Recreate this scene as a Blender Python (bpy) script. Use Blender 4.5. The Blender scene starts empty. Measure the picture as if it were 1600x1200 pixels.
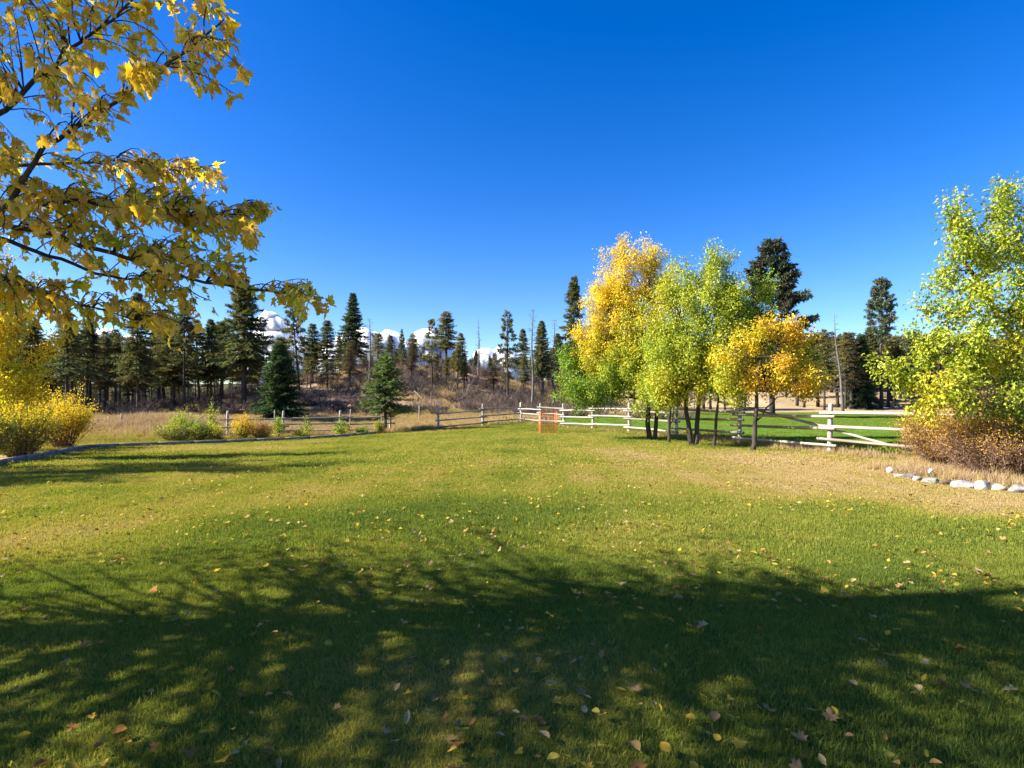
import bpy, math
import numpy as np

SC = bpy.context.scene
COL = SC.collection
RNG = np.random.default_rng(11)

# ------------------------------------------------------------------ camera
F, HZ, CAMH = 888.9, 628.0, 1.6          # focal length and horizon row in 1600x1200 pixels, eye height in m
cd = bpy.data.cameras.new('camera'); cam = bpy.data.objects.new('camera', cd); COL.objects.link(cam)
cd.lens = 20; cd.sensor_width = 36; cd.shift_y = 28 / 1600; cd.clip_start = 0.05; cd.clip_end = 20000
cam.location = (0, 0, CAMH); cam.rotation_euler = (math.pi / 2, 0, 0)
SC.camera = cam

# ------------------------------------------------------------------ sky, sun, exposure
SUN_EL, SUN_AZ = math.radians(33), math.radians(-97)      # azimuth clockwise from +Y: the sun stands on the left
wd = bpy.data.worlds.new('World'); SC.world = wd; wd.use_nodes = True
nt = wd.node_tree; nt.nodes.clear()
sky = nt.nodes.new('ShaderNodeTexSky'); sky.sky_type = 'NISHITA'; sky.sun_disc = False
sky.sun_elevation = SUN_EL; sky.sun_rotation = SUN_AZ
sky.altitude = 600; sky.air_density = 1.0; sky.dust_density = 0.6; sky.ozone_density = 3.0
hs = nt.nodes.new('ShaderNodeHueSaturation'); hs.inputs['Saturation'].default_value = 1.42; hs.inputs['Value'].default_value = .82
hs.inputs['Hue'].default_value = 0.517
bg = nt.nodes.new('ShaderNodeBackground'); bg.inputs['Strength'].default_value = 0.092
wo = nt.nodes.new('ShaderNodeOutputWorld')
nt.links.new(sky.outputs[0], hs.inputs['Color']); nt.links.new(hs.outputs[0], bg.inputs['Color'])
nt.links.new(bg.outputs[0], wo.inputs['Surface'])
sl = bpy.data.lights.new('sun', 'SUN'); sl.energy = 5.0; sl.angle = math.radians(0.55); sl.color = (1, 0.93, 0.82)
so = bpy.data.objects.new('sun', sl); COL.objects.link(so)
from mathutils import Vector
SUNV = Vector((math.sin(SUN_AZ) * math.cos(SUN_EL), math.cos(SUN_AZ) * math.cos(SUN_EL), math.sin(SUN_EL)))
so.rotation_euler = SUNV.to_track_quat('Z', 'Y').to_euler()
so.location = (-30, 0, 30)
vs = SC.view_settings
vs.view_transform = 'Standard'; vs.look = 'None'; vs.exposure = 1.7; vs.gamma = 1; vs.use_curve_mapping = False
SC.cycles.max_bounces = 6; SC.cycles.diffuse_bounces = 3; SC.cycles.transmission_bounces = 3
SC.cycles.glossy_bounces = 2; SC.cycles.caustics_reflective = False; SC.cycles.caustics_refractive = False

# ------------------------------------------------------------------ helpers
def S(t):
    t = np.clip(t, 0, 1); return t * t * (3 - 2 * t)

def hash2(ix, iy, s):
    h = np.sin(ix * 127.1 + iy * 311.7 + s * 74.7) * 43758.5453
    return h - np.floor(h)

def vnoise(x, y, s=0):
    x = np.asarray(x, float); y = np.asarray(y, float)
    ix, iy = np.floor(x), np.floor(y); fx, fy = S(x - ix), S(y - iy)
    a, b, c, d = hash2(ix, iy, s), hash2(ix + 1, iy, s), hash2(ix, iy + 1, s), hash2(ix + 1, iy + 1, s)
    return a + (b - a) * fx + (c - a) * fy + (a - b - c + d) * fx * fy

def fbm(x, y, s=0, o=4):
    r = 0; a = .5; x = np.asarray(x, float); y = np.asarray(y, float)
    for k in range(o):
        r = r + a * vnoise(x, y, s + k); x = x * 2.03; y = y * 2.03; a *= .5
    return r

def H(x, y):
    """terrain height"""
    x = np.asarray(x, float); y = np.asarray(y, float)
    z = -0.55 * S((y - 8) / 26) * S((2 - x) / 14) - 0.13 * S((y - 22) / 22) * S((8 - x) / 7) * S((x + 6) / 6)
    z = z + 0.5 * S((y - 40) / 14) * S((4 - x) / 12)
    z = z + 0.45 * np.exp(-(((x + 25) / 5.5) ** 2 + ((y - 40) / 4.5) ** 2))
    z = z + 6.5 * np.exp(-((np.abs(x + 15) / 23) ** 2.4 + (np.abs(y - 86) / 24) ** 2.2))
    far = S((y - 50) / 20)
    z = z + far * (fbm(x / 9, y / 9, 3) - .48) * (1.4 + 1.2 * S((y - 90) / 60))
    rt = S((x - 4) / 18)
    z = z - far * rt * (fbm(x / 9, y / 9, 3) - .48) * 1.4 * S((118 - y) / 20)
    z = z + rt * (0.7 * S((y - 84) / 24) + 3.4 * S((y - 108) / 32))
    q = S((x / np.maximum(y, 1) - .22) / .3)
    z = z + q * 27 * S((y - 150) / 200) + 45 * S((y - 500) / 900)
    return z

def W(px, d):
    """ground point straight below/above pixel column px at distance d"""
    x = (px - 800) / F * d
    return np.array([x, d, float(H(x, d))])

def zat(py, d): return CAMH + (HZ - py) / F * d

class MB:
    def __init__(s): s.v = []; s.f = []; s.c = []; s.n = 0
    def add(s, v, f, c=None):
        v = np.asarray(v, float).reshape(-1, 3); s.v.append(v)
        f = np.asarray(f, int)
        if len(f): s.f.append(f + s.n)
        s.c.append(np.ones((len(v), 3)) * (np.asarray(c, float) if c is not None else 1.0)); s.n += len(v)
    def mesh(s, name, mat=None, smooth=False):
        me = bpy.data.meshes.new(name)
        v = np.concatenate(s.v); c = np.concatenate(s.c)
        me.vertices.add(len(v)); me.vertices.foreach_set('co', v.astype('f4').ravel())
        if s.f:
            li = np.concatenate([f.ravel() for f in s.f]); tot = np.concatenate([np.full(len(f), f.shape[1]) for f in s.f])
            me.loops.add(len(li)); me.loops.foreach_set('vertex_index', li.astype('i4'))
            me.polygons.add(len(tot)); st = np.concatenate([[0], np.cumsum(tot)[:-1]])
            me.polygons.foreach_set('loop_start', st.astype('i4'))
            if smooth: me.polygons.foreach_set('use_smooth', np.ones(len(tot), bool))
        a = me.attributes.new('col', 'FLOAT_COLOR', 'POINT')
        a.data.foreach_set('color', np.concatenate([c, np.ones((len(c), 1))], 1).astype('f4').ravel())
        me.update(calc_edges=True)
        if mat: me.materials.append(mat)
        return me

def norm(a): return a / np.maximum(np.linalg.norm(a, axis=-1, keepdims=True), 1e-9)

def tube(mb, pts, rad, seg=6, c=None, cap=True):
    pts = np.asarray(pts, float); n = len(pts); rad = np.broadcast_to(rad, (n,))
    T = norm(np.gradient(pts, axis=0))
    ref = np.array([0.31, 0.22, 0.93]) if abs(T[:, 2].mean()) < .8 else np.array([1, 0.1, 0.])
    U = norm(np.cross(T, ref)); V = np.cross(T, U)
    a = np.arange(seg) / seg * 2 * math.pi
    ring = pts[:, None] + rad[:, None, None] * (np.cos(a)[None, :, None] * U[:, None] + np.sin(a)[None, :, None] * V[:, None])
    i = np.arange(n - 1)[:, None] * seg; j = np.arange(seg)[None]; k = (j + 1) % seg
    q = np.stack([i + j, i + k, i + seg + k, i + seg + j], -1).reshape(-1, 4)
    mb.add(ring.reshape(-1, 3), q, c)
    if cap and seg > 2:
        for r in (0, n - 1):
            o = r * seg; m = mb.n - n * seg
            tri = [[m + o, m + o + t, m + o + t + 1] for t in range(1, seg - 1)]
            mb.f.append(np.array(tri) if r else np.array(tri)[:, ::-1])

LEAF = (np.array([[0, 0, 0], [.5, -.5, .13], [1, 0, -.1], [.5, .5, .13]]), np.array([[0, 1, 2], [0, 2, 3]]))
BLADE = (np.array([[0, -.5, 0], [0, .5, 0], [.6, .35, .08], [.6, -.35, .08], [1, 0, .3]]), None)
def maple_template():
    half = [(.02, .10), (-.06, .42), (.20, .34), (.26, .62), (.44, .46), (.52, .50), (.58, .20), (.80, .22)]
    out = [(0, 0)] + half + [(1.02, 0)] + [(a, -b) for a, b in half[::-1]]
    v = [(a, b, -.22 * a * a + .22 * abs(b) - .1 * b * b) for a, b in out] + [(.34, 0, 0)]
    n = len(out)
    return np.array(v), np.array([[i, (i + 1) % n, n] for i in range(n)])
MAPLE = maple_template()

def cards(mb, P, A, N, L, Wd, tmpl=LEAF, c=None):
    """one small leaf per row: base point P, axis A, rough normal N, length L, width Wd"""
    tv, tf = tmpl; n = len(P); k = len(tv)
    A = norm(A); B = norm(np.cross(N, A)); N = np.cross(A, B)
    L = np.broadcast_to(L, (n,))[:, None, None]; Wd = np.broadcast_to(Wd, (n,))[:, None, None]
    v = P[:, None] + A[:, None] * tv[None, :, :1] * L + B[:, None] * tv[None, :, 1:2] * Wd + N[:, None] * tv[None, :, 2:3] * L
    f = (np.arange(n)[:, None, None] * k + tf[None]).reshape(-1, tf.shape[1])
    if c is not None: c = np.repeat(np.broadcast_to(c, (n, 3)), k, 0)
    mb.add(v.reshape(-1, 3), f, c)

def rdir(rng, n): return norm(rng.normal(size=(n, 3)))

# ---- objects
def tag(o, label=None, cat=None, group=None, kind=None):
    if label: o['label'] = label
    if cat: o['category'] = cat
    if group: o['group'] = group
    if kind: o['kind'] = kind
    return o
def obj(name, me, parent=None, loc=(0, 0, 0), rot=(0, 0, 0), scale=(1, 1, 1)):
    o = bpy.data.objects.new(name, me); COL.objects.link(o); o.parent = parent
    o.location = loc; o.rotation_euler = rot; o.scale = scale
    return o
def thing(name, label, cat, loc=(0, 0, 0), rotz=0, group=None):
    o = obj(name, None, None, loc, (0, 0, rotz)); o.empty_display_size = .2
    return tag(o, label, cat, group)

# ------------------------------------------------------------------ materials
def newmat(name):
    m = bpy.data.materials.new(name); m.use_nodes = True; t = m.node_tree; t.nodes.clear()
    out = t.nodes.new('ShaderNodeOutputMaterial'); return m, t, out
def N_(t, kind, **kw):
    n = t.nodes.new(kind)
    for k, v in kw.items():
        if hasattr(n, k): setattr(n, k, v)
        else: n.inputs[k].default_value = v
    return n
def mixc(t, fac, a, b, mode='MIX'):
    m = t.nodes.new('ShaderNodeMix'); m.data_type = 'RGBA'; m.blend_type = mode
    for sock, val in ((m.inputs[0], fac), (m.inputs[6], a), (m.inputs[7], b)):
        if hasattr(val, 'links') or hasattr(val, 'is_linked'): t.links.new(val, sock)
        else: sock.default_value = val if not isinstance(val, tuple) else (*val, 1)[:4]
    return m.outputs[2]
def ramp(t, fac, stops):
    r = t.nodes.new('ShaderNodeValToRGB'); el = r.color_ramp.elements
    while len(el) < len(stops): el.new(0.5)
    for e, (p, c) in zip(el, stops): e.position = p; e.color = (*c, 1) if len(c) == 3 else c
    t.links.new(fac, r.inputs[0]); return r.outputs[0]
def noise(t, scale, detail=4, rough=.55, coord=None):
    n = t.nodes.new('ShaderNodeTexNoise'); n.inputs['Scale'].default_value = scale
    n.inputs['Detail'].default_value = detail; n.inputs['Roughness'].default_value = rough
    if coord is None:
        g = t.nodes.new('ShaderNodeNewGeometry'); coord = g.outputs['Position']
    t.links.new(coord, n.inputs['Vector']); return n.outputs[0]
def attr(t, name, typ='GEOMETRY', out='Color'):
    a = t.nodes.new('ShaderNodeAttribute'); a.attribute_name = name; a.attribute_type = typ; return a.outputs[out]

def leafy(name, trans=.4, gain=1.0, rough=.55, gloss=.03, hue_trans=(1.15, 1.1, .5)):
    """leaf material: colour attribute, some light passes through"""
    m, t, out = newmat(name)
    c = mixc(t, 1.0, attr(t, 'col'), (gain, gain, gain), 'MULTIPLY')
    ct = mixc(t, 1.0, c, hue_trans, 'MULTIPLY')
    d = N_(t, 'ShaderNodeBsdfDiffuse'); t.links.new(c, d.inputs['Color'])
    tr = N_(t, 'ShaderNodeBsdfTranslucent'); t.links.new(ct, tr.inputs['Color'])
    mx = N_(t, 'ShaderNodeMixShader'); mx.inputs[0].default_value = trans
    t.links.new(d.outputs[0], mx.inputs[1]); t.links.new(tr.outputs[0], mx.inputs[2])
    gl = N_(t, 'ShaderNodeBsdfGlossy'); gl.inputs['Roughness'].default_value = rough
    m2 = N_(t, 'ShaderNodeMixShader'); m2.inputs[0].default_value = gloss
    t.links.new(mx.outputs[0], m2.inputs[1]); t.links.new(gl.outputs[0], m2.inputs[2])
    t.links.new(m2.outputs[0], out.inputs[0]); return m

def solid(name, stops, scale=8, detail=6, rough=.85, bump=.4, bscale=None, stretch=None, usecol=False):
    m, t, out = newmat(name)
    tc = t.nodes.new('ShaderNodeTexCoord'); co = tc.outputs['Object']
    if stretch:
        mp = t.nodes.new('ShaderNodeMapping'); mp.inputs['Scale'].default_value = stretch
        t.links.new(co, mp.inputs[0]); co = mp.outputs[0]
    n = noise(t, scale, detail, .6, co); c = ramp(t, n, stops)
    if usecol: c = mixc(t, 1.0, c, attr(t, 'col'), 'MULTIPLY')
    p = N_(t, 'ShaderNodeBsdfPrincipled'); p.inputs['Roughness'].default_value = rough
    p.inputs['Specular IOR Level'].default_value = .25
    t.links.new(c, p.inputs['Base Color'])
    b = N_(t, 'ShaderNodeBump'); b.inputs['Strength'].default_value = bump; b.inputs['Distance'].default_value = .02
    t.links.new(noise(t, bscale or scale * 3, 5, .6, co), b.inputs['Height']); t.links.new(b.outputs[0], p.inputs['Normal'])
    t.links.new(p.outputs[0], out.inputs[0]); return m

M = {}
M['leaf'] = leafy('leaf_autumn', .45)
M['leaf_near'] = leafy('leaf_maple', .68, gloss=.04)
M['needle'] = leafy('conifer_needles', .28, gloss=.02, hue_trans=(1.1, 1.1, .6))
M['twig'] = leafy('dry_twigs', .0, gloss=.0)
M['litter'] = leafy('fallen_leaf', .2, gloss=.0, rough=.4)
M['bark_dark'] = solid('conifer_bark', [(.3, (.018, .014, .012)), (.55, (.055, .043, .036)), (.75, (.10, .082, .07))], 6, stretch=(1, 1, .25))
M['bark_grey'] = solid('dead_wood', [(.3, (.07, .06, .055)), (.7, (.19, .165, .15))], 6, stretch=(1, 1, .25))
M['bark_leafy'] = solid('poplar_bark', [(.3, (.022, .017, .013)), (.55, (.07, .055, .042)), (.8, (.17, .15, .12))], 5, stretch=(1, 1, .3))
M['rail'] = solid('weathered_rail', [(.28, (.10, .08, .06)), (.43, (.20, .17, .13)), (.56, (.34, .31, .255)), (.8, (.47, .44, .375))], 2.5, 8, bump=.5, stretch=(.35, 3, 3))
M['rail_grey'] = solid('grey_rail', [(.3, (.10, .08, .06)), (.5, (.27, .23, .18)), (.75, (.42, .37, .30))], 2.5, 8, bump=.5, stretch=(.35, 3, 3))
M['post'] = solid('weathered_post', [(.3, (.12, .10, .08)), (.5, (.36, .34, .29)), (.75, (.52, .50, .44))], 3, 8, bump=.5, stretch=(3, 3, .4))
M['timber'] = solid('edging_timber', [(.3, (.11, .095, .08)), (.55, (.23, .20, .17)), (.8, (.36, .32, .27))], 3, 8, bump=.6, stretch=(.4, 3, 3))
M['stone'] = solid('border_stone', [(.3, (.25, .24, .22)), (.5, (.48, .46, .43)), (.7, (.66, .65, .62))], 7, 8, bump=.7, usecol=True)
M['orange'] = solid('orange_net', [(.3, (.80, .15, .05)), (.7, (.88, .21, .08))], 20, rough=.5, bump=0)
M['metal'] = solid('dark_metal', [(.3, (.03, .03, .035)), (.7, (.07, .07, .08))], 20, rough=.5, bump=.1)
M['pale_metal'] = solid('pale_lamp_head', [(.3, (.35, .38, .42)), (.7, (.5, .53, .57))], 20, rough=.35, bump=.05)
m, t, out = newmat('cloud_white')
p = N_(t, 'ShaderNodeBsdfPrincipled'); p.inputs['Base Color'].default_value = (.97, .97, .97, 1); p.inputs['Roughness'].default_value = 1; p.inputs['Specular IOR Level'].default_value = 0
p.inputs['Subsurface Weight'].default_value = 1; p.inputs['Subsurface Radius'].default_value = (1, 1, 1); p.inputs['Subsurface Scale'].default_value = 70
t.links.new(p.outputs[0], out.inputs[0]); M['cloud'] = m

def ground_mat(name, fine=30, amp=.5, bump=.5):
    m, t, out = newmat(name)
    n1 = noise(t, fine, 6, .7); n2 = noise(t, 1.3, 4)
    k = ramp(t, n1, [(.25, (1 - amp,) * 3), (.75, (1 + amp,) * 3)])
    k2 = ramp(t, n2, [(.3, (.8, .8, .8)), (.7, (1.18, 1.18, 1.18))])
    c = mixc(t, 1.0, mixc(t, 1.0, attr(t, 'col'), k, 'MULTIPLY'), k2, 'MULTIPLY')
    p = N_(t, 'ShaderNodeBsdfDiffuse'); t.links.new(c, p.inputs['Color'])
    b = N_(t, 'ShaderNodeBump'); b.inputs['Strength'].default_value = bump; b.inputs['Distance'].default_value = .08
    t.links.new(n1, b.inputs['Height']); t.links.new(b.outputs[0], p.inputs['Normal'])
    t.links.new(p.outputs[0], out.inputs[0]); return m
M['ground'] = ground_mat('wild_ground', 4, .55)
M['lawn'] = ground_mat('lawn_soil', 60, .4)
M['field'] = ground_mat('field_soil', 12, .3)

def grass_mat(name, stops, trans=.4, noise_amt=.25):
    """blades coloured by how dry the spot is (instance attribute 'dry')"""
    m, t, out = newmat(name)
    dry = attr(t, 'dry', 'INSTANCER', 'Fac')
    oi = N_(t, 'ShaderNodeObjectInfo')
    ad = N_(t, 'ShaderNodeMath', operation='MULTIPLY_ADD'); t.links.new(oi.outputs['Random'], ad.inputs[0])
    ad.inputs[1].default_value = noise_amt; ad.inputs[2].default_value = -noise_amt / 2
    bl = N_(t, 'ShaderNodeMath', operation='ADD'); t.links.new(ad.outputs[0], bl.inputs[0]); t.links.new(dry, bl.inputs[1])
    bl2 = N_(t, 'ShaderNodeMath', operation='ADD'); t.links.new(bl.outputs[0], bl2.inputs[0]); t.links.new(attr(t, 'col', 'GEOMETRY', 'Fac'), bl2.inputs[1])
    c = ramp(t, bl2.outputs[0], stops)
    d = N_(t, 'ShaderNodeBsdfDiffuse'); t.links.new(c, d.inputs['Color'])
    tr = N_(t, 'ShaderNodeBsdfTranslucent'); t.links.new(mixc(t, 1.0, c, (1.1, 1.1, .6), 'MULTIPLY'), tr.inputs['Color'])
    mx = N_(t, 'ShaderNodeMixShader'); mx.inputs[0].default_value = trans
    t.links.new(d.outputs[0], mx.inputs[1]); t.links.new(tr.outputs[0], mx.inputs[2])
    t.links.new(mx.outputs[0], out.inputs[0]); return m
LAWN_STOPS = [(0, (.110, .160, .034)), (.3, (.205, .245, .036)), (.55, (.34, .315, .062)), (.78, (.40, .31, .10)), (1, (.50, .37, .19))]
M['grass'] = grass_mat('lawn_grass', LAWN_STOPS)
M['drygrass'] = grass_mat('dry_grass', [(0, (.10, .17, .02)), (.35, (.33, .28, .06)), (.65, (.45, .33, .16)), (1, (.40, .28, .20))], .3)

def lerp_stops(v, stops):
    v = np.clip(v, 0, 1); ps = [s[0] for s in stops]
    return np.stack([np.interp(v, ps, [s[1][k] for s in stops]) for k in range(3)], -1)

# ------------------------------------------------------------------ plan of the garden
POSTS_R = [np.array([.69 + 1.323 * k, 44 - 3.743 * k]) for k in range(10)]
POSTS_L = [np.array([(px - 800) / F * d, d]) for px, d in ((355, 34), (442, 35.5), (531, 37), (610, 38))]
POSTS_B = [np.array([(px - 800) / F * d, d]) for px, d in ((685, 38), (754, 41), (814, 44))]
EDGE = np.array([(-9.6, 2), (-11.2, 8), (-12.6, 12.5), (-13.8, 15.6), (-15.4, 19), (-17.0, 22.2), (-17.9, 24.3), (-17.2, 25.3), (-15.6, 27.2), (-13.4, 29.9), (-11, 32.8), (-8.2, 36.2)])
LAWN_POLY = np.array([(9, -6), (-9.4, -6)] + [tuple(p) for p in EDGE] + [(-7.4, 37), (-4.9, 38.0)] + [tuple(p) for p in POSTS_B[1:]] + [tuple(p) for p in POSTS_R[1:]] + [(16, 0), (16, -6)])
def inside(poly, x, y):
    r = np.zeros(np.shape(x), bool); n = len(poly)
    for i in range(n):
        (x1, y1), (x2, y2) = poly[i], poly[(i + 1) % n]
        c = ((y1 > y) != (y2 > y)) & (x < (x2 - x1) * (y - y1) / (y2 - y1 + 1e-12) + x1); r ^= c
    return r

def el(x, y, px, py, rx, ry):
    """soft blob in ground coordinates around the spot seen at pixel px,py"""
    d = F * CAMH / (py - HZ); cx = (px - 800) / F * d
    return np.exp(-(((x - cx) / rx) ** 2 + ((y - d) / ry) ** 2))
def dryness(x, y):
    n = fbm(x / 1.7, y / 1.7, 5); n2 = fbm(x / 6, y / 6, 9)
    v = .27 + .17 * S((y - 3.6) / 8) + .75 * (n - .48) + .35 * (n2 - .48) + .25 * (fbm(x / .45, y / .45, 15) - .48)
    v = v + .52 * el(x, y, 1340, 742, 3.6, 3.4) + .30 * el(x, y, 1130, 712, 4.5, 3.4) + .3 * el(x, y, 1560, 785, 2.5, 1.6)
    v = v + .38 * el(x, y, 40, 850, 1.6, 1.1) + .10 * el(x, y, 960, 705, 3, 3) + .15 * el(x, y, 300, 690, 9, 4)
    v = v - .28 * el(x, y, 700, 800, 2.2, 1.6) - .22 * el(x, y, 830, 668, 3, 4) - .15 * el(x, y, 460, 820, 2, 1.4) + .1 * el(x, y, 200, 790, 3, 2)
    # mowing stripes running to the far corner
    a = (x * 44 - y * .7) / 44 ; v = v + .085 * np.sin(a * 5.6) * S((y - 6) / 6)
    return np.clip(v, 0, .95)

# ------------------------------------------------------------------ terrain sheets
def axis(lo, hi, near, fine, grow):
    a = [near]; s = fine
    while a[-1] < hi: a.append(a[-1] + s); s *= grow if a[-1] > near + 60 else 1.0
    b = [near]; s = fine
    while b[-1] > lo: b.append(b[-1] - s); s *= grow if b[-1] < near - 40 else 1.0
    return np.array(sorted(set(b + a)))
def sheet(X, Y, colf, dz=0., keep=None):
    gx, gy = np.meshgrid(X, Y); x, y = gx.ravel(), gy.ravel(); z = H(x, y) + dz
    nx = len(X); i, j = np.meshgrid(np.arange(nx - 1), np.arange(len(Y) - 1)); a = (j * nx + i).ravel()
    q = np.stack([a, a + 1, a + nx + 1, a + nx], 1)
    if keep is not None:
        k = keep(x[q].mean(1), y[q].mean(1)); q = q[k]
        u, inv = np.unique(q, return_inverse=True); q = inv.reshape(-1, 4); x, y, z = x[u], y[u], z[u]
    mb = MB(); mb.add(np.stack([x, y, z], 1), q, colf(x, y)); return mb

def ground_col(x, y):
    n = fbm(x / 2.5, y / 2.5, 21); n2 = fbm(x / 7, y / 7, 33)
    floor = np.array([.085, .066, .058]); tan = np.array([.40, .27, .18]); straw = np.array([.46, .32, .16])
    k = S((n - .36) / .2)[:, None]
    c = floor * (1 - k) + tan * k * .8 + floor * k * .2
    # near the fence: straw coloured rough grass
    nf = S((52 - y) / 9)[:, None]; c = c * (1 - nf) + straw * nf * (.75 + .5 * n2[:, None])
    # tan hay strip and slope on the right
    r = (S((x - 2) / 14) * S((150 - y) / 30))[:, None]; c = c * (1 - r) + np.array([.36, .265, .15]) * (.8 + .4 * n[:, None]) * r
    fr = S((y - 160) / 60)[:, None]; c = c * (1 - fr) + np.array([.10, .095, .06]) * fr
    return c
X = axis(-5000, 5000, 0, 1.0, 1.09); Y = axis(-60, 8000, 20, 1.0, 1.07)
tag(obj('ground', sheet(X, Y, ground_col, -.05).mesh('ground', M['ground'], True)), kind='structure')

gx = np.arange(-19, 17, .35); gy = np.arange(-6, 45, .35)
lawn = sheet(gx, gy, lambda x, y: lerp_stops(dryness(x, y), LAWN_STOPS) * .55, 0., lambda x, y: inside(LAWN_POLY, x, y))
tag(obj('lawn', lawn.mesh('lawn', M['lawn'], True)), kind='structure')
FIELD_POLY = np.array([(2.6, 43), (6, 56), (9, 68), (16, 82), (60, 88), (130, 80), (130, 6), (15.5, 6)] + [tuple(p + np.array([.9, .3])) for p in POSTS_R[8:0:-1]])
field = sheet(np.arange(1, 131, .9), np.arange(5, 90, .9), lambda x, y: np.array([.085, .17, .022]) * (.75 + .6 * fbm(x / 4, y / 4, 41))[:, None], -.0, lambda x, y: inside(FIELD_POLY, x, y))
tag(obj('field', field.mesh('field', M['field'], True)), kind='structure')

# ------------------------------------------------------------------ scatter: points that carry instances (for what nobody could count)
def scatter(name, P, protos, mat, dry=None, scl=None, rot=None, tilt=.0, label=None, cat=None, seed=0):
    rng = np.random.default_rng(seed); n = len(P)
    me = bpy.data.meshes.new(name); me.vertices.add(n); me.vertices.foreach_set('co', np.asarray(P, 'f4').ravel())
    def at(nm, typ, key, val):
        a = me.attributes.new(nm, typ, 'POINT'); a.data.foreach_set(key, np.asarray(val).ravel())
    at('dry', 'FLOAT', 'value', np.asarray(dry if dry is not None else np.zeros(n), 'f4'))
    at('scl', 'FLOAT', 'value', np.asarray(scl if scl is not None else rng.uniform(.8, 1.25, n), 'f4'))
    r = np.stack([rng.normal(0, tilt, n), rng.normal(0, tilt, n), rng.uniform(0, 6.283, n)], 1) if rot is None else rot
    at('rot', 'FLOAT_VECTOR', 'vector', np.asarray(r, 'f4'))
    at('idx', 'INT', 'value', rng.integers(0, len(protos), n).astype('i4'))
    c = bpy.data.collections.new(name + '_kinds')
    for i, p in enumerate(protos):
        p.materials.clear(); p.materials.append(mat); c.objects.link(bpy.data.objects.new(f'{name}_kind_{i:02d}', p))
    g = bpy.data.node_groups.new(name + '_scatter', 'GeometryNodeTree')
    g.interface.new_socket('Geometry', in_out='INPUT', socket_type='NodeSocketGeometry'); g.interface.new_socket('Geometry', in_out='OUTPUT', socket_type='NodeSocketGeometry')
    gi = g.nodes.new('NodeGroupInput'); go = g.nodes.new('NodeGroupOutput')
    ip = g.nodes.new('GeometryNodeInstanceOnPoints'); ci = g.nodes.new('GeometryNodeCollectionInfo')
    ci.inputs['Collection'].default_value = c; ci.inputs['Separate Children'].default_value = True; ci.inputs['Reset Children'].default_value = True
    ip.inputs['Pick Instance'].default_value = True
    def na(nm, typ):
        a = g.nodes.new('GeometryNodeInputNamedAttribute'); a.data_type = typ; a.inputs['Name'].default_value = nm
        return [o for o in a.outputs if o.enabled and o.name == 'Attribute'][0]
    L = g.links.new
    L(gi.outputs[0], ip.inputs['Points']); L(ci.outputs[0], ip.inputs['Instance'])
    L(na('idx', 'INT'), ip.inputs['Instance Index']); L(na('scl', 'FLOAT'), ip.inputs['Scale'])
    e2r = g.nodes.new('FunctionNodeEulerToRotation'); L(na('rot', 'FLOAT_VECTOR'), e2r.inputs[0]); L(e2r.outputs[0], ip.inputs['Rotation'])
    L(ip.outputs[0], go.inputs[0])
    o = obj(name, me); md = o.modifiers.new('scatter', 'NODES'); md.node_group = g
    return tag(o, label, cat, None, 'stuff')

def grass_clump(seed, n, spread, h, w, lean=.5, name='grass_clump', shade=.12):
    rng = np.random.default_rng(seed); mb = MB()
    p = np.stack([rng.uniform(-spread, spread, n), rng.uniform(-spread, spread, n), np.full(n, -.01)], 1)
    a = rng.uniform(0, 6.283, n); ln = np.abs(rng.normal(0, lean, n)).clip(0, 1.3)
    d0 = np.stack([np.cos(a) * ln * .5, np.sin(a) * ln * .5, np.ones(n)], 1); d0 = norm(d0)
    d1 = norm(np.stack([np.cos(a) * ln * 1.7, np.sin(a) * ln * 1.7, np.ones(n)], 1))
    s = norm(np.stack([-np.sin(a), np.cos(a), np.zeros(n)], 1) + rng.normal(0, .5, (n, 3)) * [1, 1, 0])
    hh = h * rng.uniform(.55, 1.15, n)[:, None]; ww = w * rng.uniform(.7, 1.3, n)[:, None]
    m = p + d0 * hh * .55; tip = m + d1 * hh * .5
    v = np.stack([p - s * ww / 2, p + s * ww / 2, m + s * ww * .42, m - s * ww * .42, tip], 1)
    i = np.arange(n)[:, None] * 5
    c = np.repeat(rng.normal(0, shade, n), 5)[:, None] * np.ones(3)
    mb.add(v.reshape(-1, 3), i + np.array([[0, 1, 2, 3]]), c)
    mb.f.append(i + np.array([[3, 2, 4]]))
    return mb.mesh(name)

def wedge_points(rng, d0, d1, dens, half=.98, ymin=None):
    """random ground points in the wedge in front of the camera, density per square metre"""
    x1 = half * d1 + 1.5; n = int(dens * 2 * x1 * (d1 - d0)); x = rng.uniform(-x1, x1, n); y = rng.uniform(d0, d1, n)
    k = np.abs(x) < half * y + 1.5; return x[k], y[k]
def not_bed(x, y):   # the stone edged bed on the right has its own plants
    return ~inside(np.array([(8.3, 13.6), (8.55, 12.6), (8.9, 11.6), (9.25, 10.2), (9.6, 8), (20, 8), (20, 10), (11.6, 14.5)]), x, y)

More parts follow.
